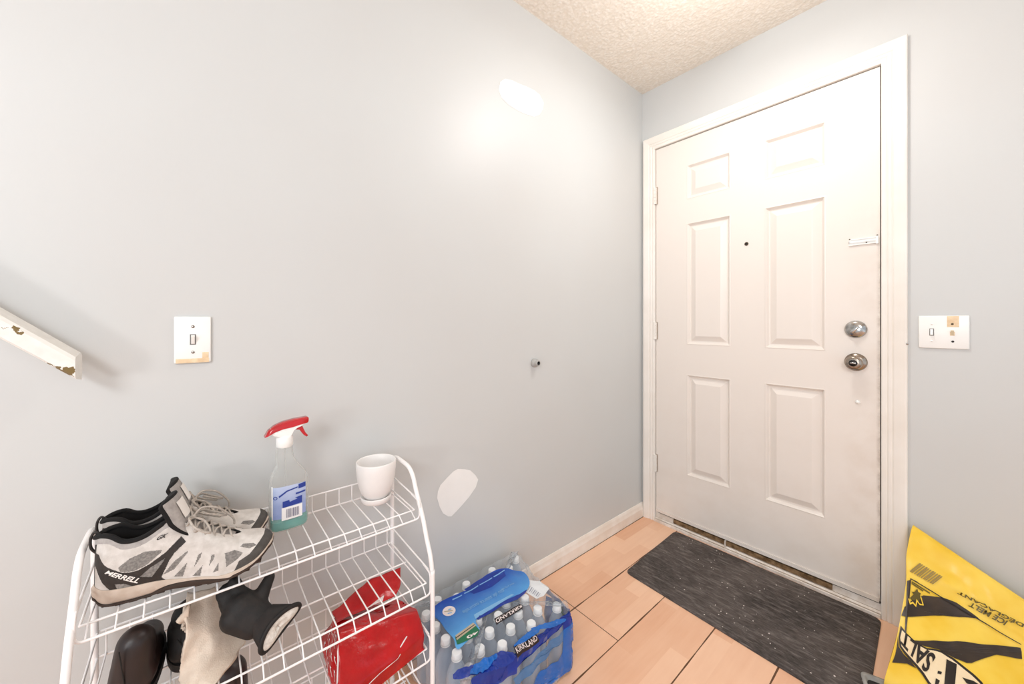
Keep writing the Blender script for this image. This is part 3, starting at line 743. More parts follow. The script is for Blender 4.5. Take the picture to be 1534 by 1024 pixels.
    b.tube(smooth_path([(0.138, 0, kz_), (0.128, 0.022, kz_ + .012), (0.135, 0.037, kz_ - .006), (0.158, 0.041, kz_ - .020), (0.176, 0.030, kz_ - .022)]), 0.002, 7)
    b.tube(smooth_path([(0.138, 0, kz_), (0.150, 0.010, kz_ + .012), (0.175, 0.018, kz_ + .002), (0.196, 0.034, kz_ - .030), (0.198, 0.042, kz_ - .048)]), 0.002, 7)
    b.lathe([(0, -.004), (0.005, -.002), (0.0055, .002), (0, .005)], (0.138, 0, kz_), (1, 0, 1), 10)
    b.build('laces', M['sh_lace'], t)
    return t
sh = make_shoe('grey and black trail shoe on the top shelf, toe turned outwards, nearer the rack front', 'trail shoes on the top shelf')
sh.location = (0.158, -2.122, 0.6086); sh.rotation_euler.z = math.atan2(0.264, 0.060)
s2 = copy_tree(sh); s2['label'] = 'grey and black trail shoe standing behind its mate, next to the wall'
s2.location = (0.0868, -2.1235, 0.6086); s2.rotation_euler.z = math.atan2(0.262, 0.0165)
# the far shoe's mirrored partner: it is a left to the other's right
s2.scale = (1, 1, 1)

# ------------------------------------------------------------------ spray bottle
M['clearp'] = film_mat('clear_plastic', (236, 236, 233), 0.17, 0.08)
M['teal'] = film_mat('teal_liquid', (70, 205, 196), 0.5, 0.1)
M['redp'] = mat('red_plastic', (196, 8, 16), 0.22, c2=(180, 4, 10), scale=20, coat=0.3)
def label_mat():
    k = NT('blue_label')
    sep = k.N('SeparateXYZ'); k.l.new(k.obj(), sep.inputs[0])
    n = k.noise(22, 3)
    c = k.mix(k.ramp(k.math('ADD', k.math('MULTIPLY', sep.outputs[2], 9.0), k.math('MULTIPLY', n, 0.9)), 0.8, 1.9), lin((142, 160, 206)), lin((206, 216, 236)))
    k.color(c); k.b.inputs['Roughness'].default_value = 0.3; return k.m
M['lab'] = label_mat()
M['navy'] = mat('navy_print', (30, 60, 150), 0.4)
M['paper'] = mat('white_paper', (244, 244, 244), 0.5, var=0.02)
M['bars'] = mat('barcode_ink', (128, 128, 150), 0.6)
BX, BY, BZ = 0.090, -1.805, 0.6086
t = thing('spray_bottle', (BX, BY, BZ), 'clear spray bottle with red trigger and a little teal liquid', 'spray bottle')
cyo = interp([(0, 0), (0.12, 0), (0.150, -0.003), (0.178, -0.009), (0.215, -0.009)])
hwy = interp([(0, 0.036), (0.004, 0.0415), (0.02, 0.0425), (0.09, 0.0425), (0.122, 0.0405), (0.138, 0.034), (0.152, 0.025), (0.175, 0.0195), (0.205, 0.0165), (0.212, 0.0145)])
hdx = interp([(0, 0.024), (0.004, 0.028), (0.02, 0.029), (0.1, 0.029), (0.13, 0.027), (0.155, 0.021), (0.18, 0.017), (0.205, 0.0145), (0.212, 0.0135)])
def spr(z, c, k_=1.0):
    a = 2 * pi * c; e = 0.62
    sx = abs(cos(a)) ** e * (1 if cos(a) >= 0 else -1); sy = abs(sin(a)) ** e * (1 if sin(a) >= 0 else -1)
    return Vector((BX + hdx(z) * sx * k_, BY + cyo(z) + hwy(z) * sy * k_, BZ + z))
b = MB(); b.grid(lambda a, c: spr(0.212 * a, c), 40, 36, closev=True); b.add([spr(0, j / 36) for j in range(36)], [tuple(range(36))])
b.build('bottle', M['clearp'], t)
b = MB(); b.grid(lambda a, c: spr(0.003 + 0.021 * a, c, 0.95), 8, 36, closev=True)
b.add([spr(0.003, j / 36, .95) for j in range(36)], [tuple(range(36))]); b.add([spr(0.024, j / 36, .95) for j in range(36)], [tuple(range(36))]); b.build('liquid', M['teal'], t)
def face(y, z, off=0.0012):
    """front wall of the bottle at height z"""
    q = max(-1, min(1, (y - cyo(z)) / hwy(z))); return Vector((BX + hdx(z) * max(0, 1 - abs(q) ** (2 / 0.62)) ** 0.31 + off, BY + y, BZ + z))
b = MB()
b.poly([(-0.0395, 0.034), (0.0330, 0.034), (0.0330, 0.111), (-0.0395, 0.111)], lambda y, z: face(y, z), 0, 4)
b.poly([(-0.0395, 0.032), (-0.037, 0.032), (-0.037, 0.113), (-0.0395, 0.113)], lambda y, z: face(y, z, .0016), 1, 3)
b.poly([(0.016, 0.098), (0.0325, 0.099), (0.0325, 0.110), (0.016, 0.109)], lambda y, z: face(y, z, .0017), 2, 2)
b.poly([(-0.026, 0.090), (-0.010, 0.100), (0.014, 0.104), (0.014, 0.101), (-0.008, 0.097), (-0.025, 0.086)], lambda y, z: face(y, z, .0017), 2, 2)
b.poly([(0.010, 0.085), (0.032, 0.087), (0.032, 0.0905), (0.010, 0.0895)], lambda y, z: face(y, z, .0017), 2, 2)
b.poly([(-0.018, 0.060), (0.024, 0.062), (0.024, 0.080), (0.008, 0.078), (0.014, 0.0745), (-0.003, 0.071), (-0.004, 0.076), (-0.018, 0.075)], lambda y, z: face(y, z, .0017), 2, 3)
for k_ in range(12):
    a0, a1 = 2 * pi * k_ / 12, 2 * pi * (k_ + 1) / 12
    b.poly([(-0.0325 + .0042 * cos(a0), 0.086 + .0042 * sin(a0)), (-0.0325 + .0042 * cos(a1), 0.086 + .0042 * sin(a1)), (-0.0325 + .0026 * cos(a1), 0.086 + .0026 * sin(a1)), (-0.0325 + .0026 * cos(a0), 0.086 + .0026 * sin(a0))], lambda y, z: face(y, z, .0017), 2)
b.poly([(-0.020, 0.029), (0.0245, 0.029), (0.0245, 0.060), (-0.020, 0.060)], lambda y, z: face(y, z, .0019), 1, 3)
x_ = -0.010
for w_, g_ in ((.0012, .001), (.0008, .0014), (.0018, .001), (.0008, .0008), (.0014, .0016), (.0008, .001), (.002, .001), (.001, .001), (.0014, .0012), (.0008, .001), (.0016, .0014), (.001, .001)):
    b.poly([(x_, 0.034), (x_ + w_, 0.034), (x_ + w_, 0.055), (x_, 0.055)], lambda y, z: face(y, z, .0024), 3, 2); x_ += w_ + g_
b.build('label', [M['lab'], M['paper'], M['navy'], M['bars']], t)
NY = BY - 0.009
b = MB(); b.lathe([(0.0, 0.2), (0.0165, 0.2), (0.0185, 0.203), (0.0185, 0.222), (0.0165, 0.226), (0.011, 0.23)], (BX, NY, BZ), (0, 0, 1), 28)
hd = [(-0.030, 0.236), (-0.018, 0.228), (-0.010, 0.224), (0.012, 0.224), (0.016, 0.232), (0.020, 0.240), (0.030, 0.246), (0.040, 0.249), (0.046, 0.256), (-0.030, 0.250)]
def slab(b, prof, hx, mi=0, bev=0.6):
    n = len(prof); cy_ = sum(p[0] for p in prof) / n; cz_ = sum(p[1] for p in prof) / n; v = []
    for x, s_ in ((-1, .88), (-.75, 1.0), (.75, 1.0), (1, .88)):
        v += [(BX + hx * x, NY + cy_ + (p[0] - cy_) * s_, BZ + cz_ + (p[1] - cz_) * s_) for p in prof]
    f = [(r * n + i, r * n + (i + 1) % n, (r + 1) * n + (i + 1) % n, (r + 1) * n + i) for r in range(3) for i in range(n)] + [tuple(range(n))[::-1], tuple(range(3 * n, 4 * n))]
    b.add(v, f, mi, True)
slab(b, hd, 0.0125); hdo = soft(b.build('spray_head', M['white_pl'], t), 40)
b = MB(); slab(b, [(-0.043, 0.232), (-0.028, 0.240), (-0.008, 0.2455), (0.016, 0.2475), (0.036, 0.2515), (0.0505, 0.2535), (0.052, 0.258), (0.052, 0.2655), (0.049, 0.2672), (0.020, 0.2660), (-0.004, 0.2625), (-0.022, 0.2560), (-0.035, 0.246)], 0.0138)
soft(b.build('shroud', M['redp'], t), 40)
b = MB(); slab(b, [(0.018, 0.243), (0.030, 0.2465), (0.038, 0.247), (0.041, 0.239), (0.045, 0.229), (0.0515, 0.220), (0.048, 0.2165), (0.0415, 0.222), (0.036, 0.230), (0.031, 0.2385), (0.024, 0.240)], 0.0085)
soft(b.build('trigger', M['redp'], t), 40)
b = MB(); b.tube([(BX, NY, BZ + 0.2), (BX, NY + .003, BZ + 0.1), (BX + .004, NY + 0.012, BZ + 0.006)], 0.0022, 8); b.build('dip_tube', M['clearp'], t)

# ------------------------------------------------------------------ planter
t = thing('planter', (0.100, -1.588, 0.6086), 'white ceramic plant pot with attached saucer on the top shelf', 'plant pot')
c = (0.100, -1.588, 0.6086)
b = MB(); b.lathe([(0.0, 0.013), (0.032, 0.013), (0.034, 0.018), (0.040, 0.026), (0.0465, 0.044), (0.0515, 0.068), (0.0540, 0.092), (0.0545, 0.112), (0.0535, 0.1145), (0.0515, 0.1145), (0.0500, 0.112), (0.0490, 0.092), (0.046, 0.066), (0.040, 0.044), (0.030, 0.03), (0.0, 0.022)], c, (0, 0, 1), 48)
b.build('pot', M['ceramic'], t)
b = MB(); b.lathe([(0.0, 0.0), (0.036, 0.0), (0.0400, 0.003), (0.0420, 0.015), (0.0412, 0.0178), (0.0390, 0.0165), (0.035, 0.013), (0.028, 0.012)], c, (0, 0, 1), 48)
b.build('saucer', M['ceramic'], t)
# ------------------------------------------------------------------ black leather boots, gloves and scarf on the lower shelves
M['boot'] = mat('dark_leather', (46, 32, 29), 0.42, c2=(22, 15, 14), scale=10, coat=0.0, bump=0.05, bscale=90)
M['boot_mat'] = mat('black_suede', (18, 15, 14), 0.7, c2=(30, 25, 23), scale=30)
M['sole'] = mat('black_rubber', (16, 14, 13), 0.7)
def make_boot(name, loc, rz, hgt, ln, label, m, wid=0.031, group=None, flare=0.0):
    t = thing(name, loc, label, 'shoe', group)
    O = Vector(loc); R_ = Matrix.Rotation(rz, 3, 'Z')
    def W(p): return O + R_ @ Vector(p)
    bm = blob([((0.034, flare, 0.030), wid * (1 + flare * 14), (0.036, 0, hgt - wid * .9), wid * .93), ((0.034, 0, 0.036), wid, (ln * .55, 0, 0.036), wid * 1.08), ((ln * .55, 0, 0.036), wid * 1.08, (ln - 0.03, 0, 0.030), wid * .85), ((0.06, 0, 0.07), wid * .9, (ln * .6, 0, 0.038), wid * .7)], 0.004, 5)
    bmesh.ops.bisect_plane(bm, geom=list(bm.verts) + list(bm.edges) + list(bm.faces), plane_co=(0, 0, 0.010), plane_no=(0, 0, -1), clear_outer=True)
    for v in bm.verts: v.co = W(v.co)
    b = MB(); b.bm(bm); b.build('upper', m, t)
    b = MB(); ol = []
    for i in range(40):
        a = i / 40 * 2 * pi; x = ln / 2 + 0.0 + (ln / 2) * cos(a); u = x / ln
        w = (wid + 0.002) * (abs(sin(a)) ** .55) * (1 if sin(a) >= 0 else -1) * (0.95 + 0.12 * u); ol.append((x, w))
    v = [W((x, y, z)) for z in (0.0, 0.013) for x, y in ol]; n = 40
    b.add(v, [(i, (i + 1) % n, n + (i + 1) % n, n + i) for i in range(n)] + [tuple(range(n))[::-1], tuple(range(n, 2 * n))]); b.build('sole', M['sole'], t)
    b = MB(); b.tube(smooth_path([W((0.005, wid * .55, hgt * .88)), W((0.004, wid * .3, 0.04)), W((0.003, wid * .3, 0.014))]), 0.0011, 6); b.build('heel_seam', M['sole'], t)
    return t
make_boot('ankle_boot', (0.249, -2.069, 0.4438), pi * 0.98, 0.122, 0.186, 'glossy black leather boot with rounded heel, beside the rack tube on the second shelf', M['boot'], 0.0295, None, 0.006)
make_boot('ankle_boot', (0.209, -1.991, 0.4438), pi, 0.073, 0.148, 'matte black low shoe half covered by the beige scarf', M['boot_mat'], 0.0365)
make_boot('ankle_boot', (0.215, -1.905, 0.2758), pi * 1.25, 0.138, 0.2, 'dark brown boot on the third shelf, seen under the black glove', M['boot'], 0.034)

M['glove'] = mat('black_fleece', (15, 12, 11), 0.7, c2=(32, 26, 23), scale=40, bump=0.2, bscale=300)
M['lining'] = mat('white_fleece_lining', (228, 222, 214), 0.95, c2=(200, 192, 182), scale=120, bump=0.8, bscale=350)
t = thing('glove', (0.23, -1.88, 0.50), 'black glove with white fleece lined cuff lying across the second shelf', 'glove')
bm = blob([((0.252, -1.8847, 0.518), .026, (0.232, -1.911, 0.5384), .030), ((0.256, -1.8975, 0.5053), .022, (0.24, -1.9236, 0.5264), .026), ((0.224, -1.9115, 0.5546), .0125, (0.207, -1.9226, 0.5836), .0105), ((0.226, -1.9227, 0.5475), .0135, (0.206, -1.9369, 0.5716), .011), ((0.23, -1.9284, 0.5363), .0135, (0.208, -1.9435, 0.5662), .011), ((0.236, -1.9255, 0.525), .0135, (0.216, -1.9385, 0.548), .011),
  ((0.232, -1.911, 0.5384), .024, (0.226, -1.9227, 0.5475), .019), ((0.24, -1.9236, 0.5264), .021, (0.236, -1.9255, 0.525), .018), ((0.232, -1.911, 0.5384), .022, (0.224, -1.9115, 0.5546), .017), ((0.252, -1.8847, 0.518), .022, (0.24, -1.8858, 0.5306), .0165), ((0.24, -1.8858, 0.5306), .0165, (0.229, -1.8764, 0.5492), .0145), ((0.229, -1.8764, 0.5492), .0145, (0.215, -1.8615, 0.5678), .0105)], 0.0032, 5)
b = MB(); b.bm(bm); b.build('hand', M['glove'], t)
Cc = Vector((0.276, -1.8554, 0.4969)); LA = (Vector((0.266, -1.8186, 0.517)) - Vector((0.286, -1.8851, 0.4685))) / 2; P0 = Vector((0.256, -1.8806, 0.5142))
AX = (Cc - P0).normalized(); SA = LA.cross(AX).normalized(); SD = 1 if SA.x > 0 else -1
def cuff(a, c, k_=1.0, off=0.0):
    s_ = 0.62 + 0.44 * a
    return P0.lerp(Cc, a) + LA * (cos(2 * pi * c) * s_ * k_) + SA * (sin(2 * pi * c) * (0.026 - 0.0105 * a) * k_) + AX * (off + (0.008 * cos(2 * pi * c) ** 2 - 0.012 * SD * sin(2 * pi * c) * k_) * a)
b = MB(); b.grid(lambda a, c: cuff(a, c), 10, 40, closev=True)
b.tube([cuff(1, j / 40, .97) for j in range(40)], 0.0046, 8, closed=True); b.build('cuff', M['glove'], t)
b = MB(); b.grid(lambda a, c: cuff(1 - .10 * a, c, .92 * (1 - a * .98), 0.002 + 0.004 * sin(pi * a)), 10, 40, closev=True); b.build('cuff_lining', M['lining'], t)

M['scarf'] = mat('beige_fleece', (228, 212, 195), 0.95, c2=(206, 186, 168), scale=22, bump=0.5, bscale=420)
SLf = [Vector(p) for p in [(0.168, -1.9964, 0.5756), (0.195, -1.9981, 0.5636), (0.218, -1.9958, 0.5435), (0.228, -1.9966, 0.5183), (0.234, -2.0032, 0.488), (0.236, -2.0078, 0.4671), (0.238, -2.0114, 0.4472)]]; SRt = [Vector(p) for p in [(0.165, -1.9529, 0.5622), (0.178, -1.9434, 0.5271), (0.192, -1.9285, 0.4859), (0.205, -1.9158, 0.4692), (0.222, -1.9035, 0.4581), (0.25, -1.9243, 0.4573), (0.2825, -1.9564, 0.4482)]]
def scarf(a, c):
    i = a * (len(SLf) - 1); i0 = min(int(i), len(SLf) - 2); f_ = i - i0; f_ = f_ * f_ * (3 - 2 * f_) * .4 + f_ * .6
    p = SLf[i0].lerp(SLf[i0 + 1], f_).lerp(SRt[i0].lerp(SRt[i0 + 1], f_), c)
    e = 0.003 * noise.noise((p.y * 130, p.z * 130, 3)) * (1 if c in (0, 1) or a == 1 else 0)
    fold = 0.005 * sin(9 * c + 5 * a) * (0.3 + a) + 0.007 * sin(pi * c) + 0.005 * noise.noise(p * 45)
    return p + Vector((fold, -0.25 * fold + e, e))
b = MB(); b.grid(scarf, 46, 40)
b.grid(lambda a, c: Vector((0.212, -1.9939, 0.5713)).lerp(Vector((0.212, -2.0132, 0.5489)), a).lerp(Vector((0.212, -1.9939, 0.5156)).lerp(Vector((0.212, -2.0017, 0.5339)), a), c) + Vector((0.004 * sin(6 * c), 0, 0.003 * noise.noise((a * 5, c * 5, 1)))), 12, 12)
sc_ = b.build('scarf', M['scarf']); md = sc_.modifiers.new('thick', 'SOLIDIFY'); md.thickness = 0.006; md.offset = -1
tag(sc_, 'fuzzy beige scarf hanging in folds between the black boots and the glove', 'scarf')

# ------------------------------------------------------------------ red bag
def red_mat():
    k = NT('red_plastic_film'); n = k.noise(14, 4)
    k.color(k.mix(k.ramp(n, .3, .7), lin((198, 6, 14)), lin((160, 0, 6)))); k.b.inputs['Roughness'].default_value = 0.26
    k.bump(k.noise(30, 4), 0.5, 0.006); return k.m
M['red'] = red_mat()
M['prt'] = mat('white_print', (238, 226, 224), 0.4, var=0.03)
t = thing('carrier_bag', (0.22, -1.63, 0.275), 'crumpled red plastic carrier bag with white print, under the second shelf', 'bag')
LV = [[Vector(p) for p in q] for q in ([(0.328, -1.748, 0.2765), (0.29, -1.533, 0.2765), (0.11, -1.548, 0.2765), (0.12, -1.735, 0.2765)], [(0.318, -1.752, 0.315), (0.287, -1.532, 0.31), (0.11, -1.548, 0.31), (0.115, -1.735, 0.31)], [(0.235, -1.7299, 0.3902), (0.25, -1.5322, 0.3523), (0.15, -1.545, 0.3329), (0.15, -1.7118, 0.3639)], [(0.1968, -1.7218, 0.38), (0.2, -1.5386, 0.3426), (0.17, -1.5424, 0.3368), (0.167, -1.7154, 0.3698)])]
def bagf(a, c):
    i = a * 3; i0 = min(int(i), 2); f_ = i - i0; q = [LV[i0][k].lerp(LV[i0 + 1][k], f_) for k in range(4)]
    j = (c % 1) * 4; j0 = int(j) % 4; g = j - int(j); p = q[j0].lerp(q[(j0 + 1) % 4], g)
    cen = (q[0] + q[1] + q[2] + q[3]) / 4; d = p - cen; d.z = 0; d.normalize()
    w = 0.006 * sin(pi * g) * sin(pi * min(1, a * 1.2)) + 0.0055 * noise.noise(p * 22) + 0.0035 * abs(noise.noise(p * 48)) - 0.002
    if a < .02: w = 0
    return p + d * w
b = MB(); b.grid(bagf, 44, 120, closev=True)
b.grid(lambda a, c: bagf(0, 0.0 + 0.25 * c).lerp(bagf(0, 0.75 - 0.25 * c), a), 4, 20)
b.grid(lambda a, c: bagf(1, 0.0 + 0.25 * c).lerp(bagf(1, 0.75 - 0.25 * c), a) + Vector((0, 0, 0.004 * noise.noise((a * 3, c * 6, 2)))), 8, 30)
# print: white wedges, a crease line and rows of scribbled lettering
def onb(c, a, off=0.0014):
    p = bagf(a, c); e = 0.01; n = (bagf(a, c + e) - bagf(a, c - e)).cross(bagf(min(1, a + e), c) - bagf(max(0, a - e), c)); n.normalize()
    q = LV[1]; cen = (q[0] + q[2]) / 2
    if n.dot(p - cen) < 0: n = -n
    return p + n * off
b.poly([(0.065, 0.17), (0.155, 0.30), (0.168, 0.335), (0.163, 0.340), (0.150, 0.312), (0.063, 0.180)], onb, 1, 2)
b.poly([(0.168, 0.39), (0.195, 0.44), (0.192, 0.45), (0.166, 0.40)], onb, 1, 1)
rr = random.Random(3)
for r in range(6):
    for i in range(6):
        c0 = 0.975 - r * 0.030 + rr.uniform(-.006, .006); a0 = 0.06 + i * 0.10 + rr.uniform(-.01, .01); s_ = rr.uniform(.015, .032)
        P = [(c0, a0), (c0 - .004, a0), (c0 - .012, a0 + s_ * 1.6), (c0 - .006, a0 + s_ * 2.0), (c0 - .018, a0 + s_ * 2.2), (c0 - .015, a0 + s_)]
        b.poly(P, onb, 1, 1)
b.poly([(0.985, .35), (0.995, .52), (1.003, .60), (0.999, .40)], onb, 1, 1); b.poly([(0.93, .0), (0.95, .0), (0.975, .22), (0.965, .25)], onb, 1, 1)
for i, ch in enumerate('EZ'):
    m2 = fit2(text2d(ch, 1, .02), [(0.262 + .035 * i, 0.72), (0.292 + .035 * i, 0.72), (0.292 + .035 * i, 0.97), (0.262 + .035 * i, 0.97)]); b.map2(m2, onb, 1)
b.build('bag_body', [M['red'], M['prt']], t)
b = MB(); FB = [Vector(p) for p in [(0.2, -1.722, 0.388), (0.2, -1.638, 0.3858), (0.195, -1.5679, 0.3774)]]; FT = [Vector(p) for p in [(0.13, -1.713, 0.3663), (0.12, -1.617, 0.4014), (0.125, -1.526, 0.4045)]]
def flap(a, c):
    i = c * 2; i0 = min(int(i), 1); f_ = i - i0; p = FB[i0].lerp(FB[i0 + 1], f_).lerp(FT[i0].lerp(FT[i0 + 1], f_), a)
    return p + Vector((0.012 * sin(pi * a) + 0.006 * noise.noise(p * 30), 0.002 * noise.noise(p * 50), 0.004 * noise.noise(p * 26)))
b.grid(flap, 22, 44); b.poly([(0.02, 0.40), (0.18, 0.60), (0.24, 0.74), (0.02, 0.72)], lambda a, c: flap(a, c) + Vector((.0015, -.0005, .0015)), 1, 2)
fl = b.build('bag_flap', [M['red'], M['prt']], t); md = fl.modifiers.new('thick', 'SOLIDIFY'); md.thickness = 0.001

# ------------------------------------------------------------------ case of bottled water
def water_mat():
    k = NT('bottle_plastic')
    k.b.inputs['Roughness'].default_value = 0.12; k.color(lin((186, 200, 216)))
    tr = k.N('BsdfTransparent'); tr.inputs[0].default_value = lin((228, 236, 246)); mx = k.N('MixShader')
    fr = k.N('LayerWeight'); fr.inputs[0].default_value = 0.35
    k.set(mx.inputs[0], k.math('ADD', k.math('MULTIPLY', fr.outputs[1], 0.5), 0.42)); k.l.new(tr.outputs[0], mx.inputs[1]); k.l.new(k.b.outputs[0], mx.inputs[2])
    k.l.new(mx.outputs[0], k.out.inputs[0]); return k.m
M['water'] = water_mat()
M['cap'] = mat('bottle_cap', (246, 246, 246), 0.4, var=0.03)
M['film'] = film_mat('shrink_film', (240, 245, 250), 0.06, 0.06)
M['bfilm'] = film_mat('blue_film', (20, 112, 206), 0.82, 0.16)
def panel_mat():
    k = NT('blue_panel_print'); sep = k.N('SeparateXYZ'); k.l.new(k.obj(), sep.inputs[0])
    f = k.ramp(k.math('ADD', sep.outputs[0], k.math('MULTIPLY', k.math('SUBTRACT', k.noise(12, 3), 0.5), 0.07)), -0.10, 0.05)
    k.color(k.mix(f, lin((4, 66, 172)), lin((92, 170, 228)))); k.b.inputs['Roughness'].default_value = 0.2; k.bump(k.noise(30, 3), 0.4, 0.004); return k.m
M['panel'] = panel_mat()
M['dfilm'] = film_mat('deep_blue_film', (8, 52, 160), 0.84, 0.18)
M['lfilm'] = film_mat('pale_blue_film', (88, 150, 212), 0.5, 0.16)
M['kblack'] = mat('print_black', (34, 22, 24), 0.35); M['kgreen'] = mat('print_green', (22, 112, 74), 0.4); M['ktan'] = mat('print_tan', (190, 178, 152), 0.4); M['kpale'] = mat('print_pale_blue', (128, 182, 226), 0.4)
t = thing('water_bottle_case', (0.205, -1.25, 0.0), 'shrink-wrapped case of water bottles, blue film and white caps, on the floor by the rack', 'bottled water')
rows8 = [(-1.43 + 0.0567 * r, [(0.098 if r % 2 == 0 else 0.0675) + 0.0605 * j for j in range(5)]) for r in range(8)]
bt = None
def bottle_at(x, y):
    global bt
    if bt is None:
        b = MB(); b.lathe([(0.0, 0.004), (0.024, 0.002), (0.0285, 0.008), (0.0292, 0.03), (0.0275, 0.05), (0.029, 0.07), (0.0275, 0.09), (0.0292, 0.11), (0.0292, 0.135), (0.026, 0.152), (0.019, 0.168), (0.0125, 0.180), (0.0118, 0.190)], (0, 0, 0.001), n=18)
        bo = b.build('bottle', M['water'], t); b = MB()
        b.lathe([(0.0, 0.2), (0.0125, 0.2), (0.0138, 0.1985), (0.0142, 0.189), (0.0142, 0.186), (0.0120, 0.186)], (0, 0, 0.0055), n=18); b.lathe([(0.0152, 0.183), (0.0152, 0.1855), (0.0118, 0.1855)], (0, 0, 0.004), n=18)
        cp = soft(b.build('cap', M['cap'], bo), 40); o0 = wloc(t)
        for ob in (bo, cp):
            for v in ob.data.vertices: v.co += o0
        bt = bo
    else:
        bo = bt.copy(); COL.objects.link(bo); bo.parent = t
        cp = bt.children[0].copy(); COL.objects.link(cp); cp.parent = bo
    bo.location = Vector((x, y, 0)) - wloc(t)
for r, (y, xs_) in enumerate(rows8):
    for j, x in enumerate(xs_):
        if r == 7 and j > 0: continue
        if r == 6 and 0 < j < 4: continue
        bottle_at(x, y)
CX, CY = 0.2, -1.25
def per(c, grow=0.0):
    """outline of the wrapped pack, slightly scalloped by the bottles inside"""
    P = [Vector((0.380, -1.468)), Vector((0.380, -1.052)), Vector((0.20, -1.030)), Vector((0.060, -0.992)), Vector((0.026, -1.000)), Vector((0.026, -1.468))]
    n = len(P); Ls = [(P[(i + 1) % n] - P[i]).length for i in range(n)]; T = sum(Ls); d = (c % 1) * T
    for i in range(n):
        if d <= Ls[i]: break
        d -= Ls[i]
    p = P[i].lerp(P[(i + 1) % n], d / Ls[i]); e = (P[(i + 1) % n] - P[i]).normalized(); nrm = Vector((e.y, -e.x))
    k_ = min(d, Ls[i] - d); rnd = max(0, 0.028 - k_); p = p - nrm * (rnd * rnd / 0.09)
    s_ = grow + 0.0028 * cos(2 * pi * d / 0.0567) 
    return p + nrm * s_, nrm
def side(c, z):
    g = 0.0 if z < .14 else -((z - .14) / .066) ** 1.5 * 0.020
    g += -0.007 * max(0, 1 - z / .02)
    p, nrm = per(c, g + 0.003 * noise.noise((c * 40, z * 30, 5)))
    return Vector((max(0.0145, p.x), p.y, z))
ZT = 0.2085
def top(x, y): return Vector((x, y, ZT + 0.0012 * noise.noise((x * 40, y * 40, 1))))
b = MB(); b.grid(lambda a, c: side(c, 0.004 + (ZT - .004) * a), 26, 240, closev=True)
def topring(a, c):
    p = side(c, ZT); q = Vector((CX + (p.x - CX) * (1 - a), CY + (p.y - CY) * (1 - a), 0)); return top(q.x, q.y) if a > 0 else p
b.grid(topring, 14, 240, closev=True)
fm = b.build('shrink_wrap', M['film'], t)
# printed panels lie on the wrap
def deco(name, mats, items):
    b = MB()
    for it in items: it(b)
    return b.build(name, mats, fm)
def tp(off): return lambda x, y: top(x, y) + Vector((0, 0, off + 0.0016 * noise.noise((x * 28, y * 28, 9))))
def crm(pts, n=4): return [tuple(p) for p in smooth_path([(*q, 0) for q in pts + [pts[0]]], n)][:-1]
b = MB()
b.poly([p[:2] for p in crm([(0.0972, -1.4015), (0.0919, -1.3708), (0.0971, -1.3211), (0.1, -1.2616), (0.0826, -1.1774), (0.0946, -1.1158), (0.1205, -1.0971), (0.1617, -1.0721), (0.2096, -1.089), (0.2336, -1.1242), (0.2354, -1.1574), (0.2241, -1.2142), (0.2306, -1.2705), (0.2268, -1.3265), (0.2456, -1.337), (0.2664, -1.3439), (0.2722, -1.3823), (0.2815, -1.4211), (0.2701, -1.4276), (0.2424, -1.4175), (0.2025, -1.4195), (0.1645, -1.4167), (0.1343, -1.4192)])], tp(.0010), 0, 3)
b.poly([(0.2173, -1.3251), (0.2261, -1.267), (0.2218, -1.2123), (0.232, -1.1544), (0.2327, -1.1201), (0.2412, -1.1375), (0.2459, -1.1789), (0.2358, -1.2237), (0.2352, -1.2739), (0.2318, -1.3248)], tp(.0014), 1, 2); b.poly([(0.0931, -1.2854), (0.0856, -1.1796), (0.1006, -1.1207), (0.1336, -1.1343), (0.1464, -1.2067), (0.1335, -1.273)], tp(.0014), 1, 2)
for q in [[(0.1076, -1.3408), (0.1106, -1.3051), (0.1144, -1.3075), (0.1127, -1.3423)], [(0.1097, -1.2962), (0.1099, -1.2394), (0.1144, -1.2414), (0.1147, -1.2983)], [(0.1102, -1.2337), (0.1083, -1.1779), (0.1124, -1.1797), (0.1147, -1.2358)], [(0.1075, -1.171), (0.1051, -1.1177), (0.1091, -1.119), (0.1125, -1.1729)], [(0.2077, -1.3237), (0.2149, -1.1767), (0.2233, -1.1716), (0.2241, -1.3297)]]: b.poly(q, tp(.0020), 3, 2)
for i in range(20):
    a0, a1 = 2 * pi * i / 20, 2 * pi * (i + 1) / 20; r_ = .0205
    b.poly([(0.1447, -1.3749), (0.1447 + r_ * cos(a0), -1.3749 + r_ * sin(a0)), (0.1447 + r_ * cos(a1), -1.3749 + r_ * sin(a1))], tp(.0020), 2)
b.poly([(0.135, -1.387), (0.139, -1.388), (0.153, -1.366), (0.149, -1.364)], tp(.0024), 5); b.poly([(0.150, -1.384), (0.154, -1.383), (0.158, -1.372), (0.154, -1.371)], tp(.0024), 3)
b.poly([(0.136, -1.375), (0.140, -1.376), (0.144, -1.366), (0.139, -1.364)], tp(.0024), 3)
b.poly([(0.2409, -1.412), (0.2345, -1.342), (0.2664, -1.3439), (0.2785, -1.36), (0.27, -1.4138), (0.2668, -1.421)], tp(.0018), 4, 1); b.poly([(0.2375, -1.4085), (0.231, -1.3422), (0.2458, -1.3407), (0.2544, -1.4143)], tp(.0022), 5, 1); b.poly([(0.2447, -1.4119), (0.2389, -1.3425), (0.2414, -1.3427), (0.2479, -1.4125)], tp(.0026), 6, 1)
b.map2(fit2(text2d('40', 1, .03), [(0.2656, -1.351), (0.2609, -1.3883), (0.2715, -1.3876), (0.2734, -1.3509)]), tp(.0026), 2)
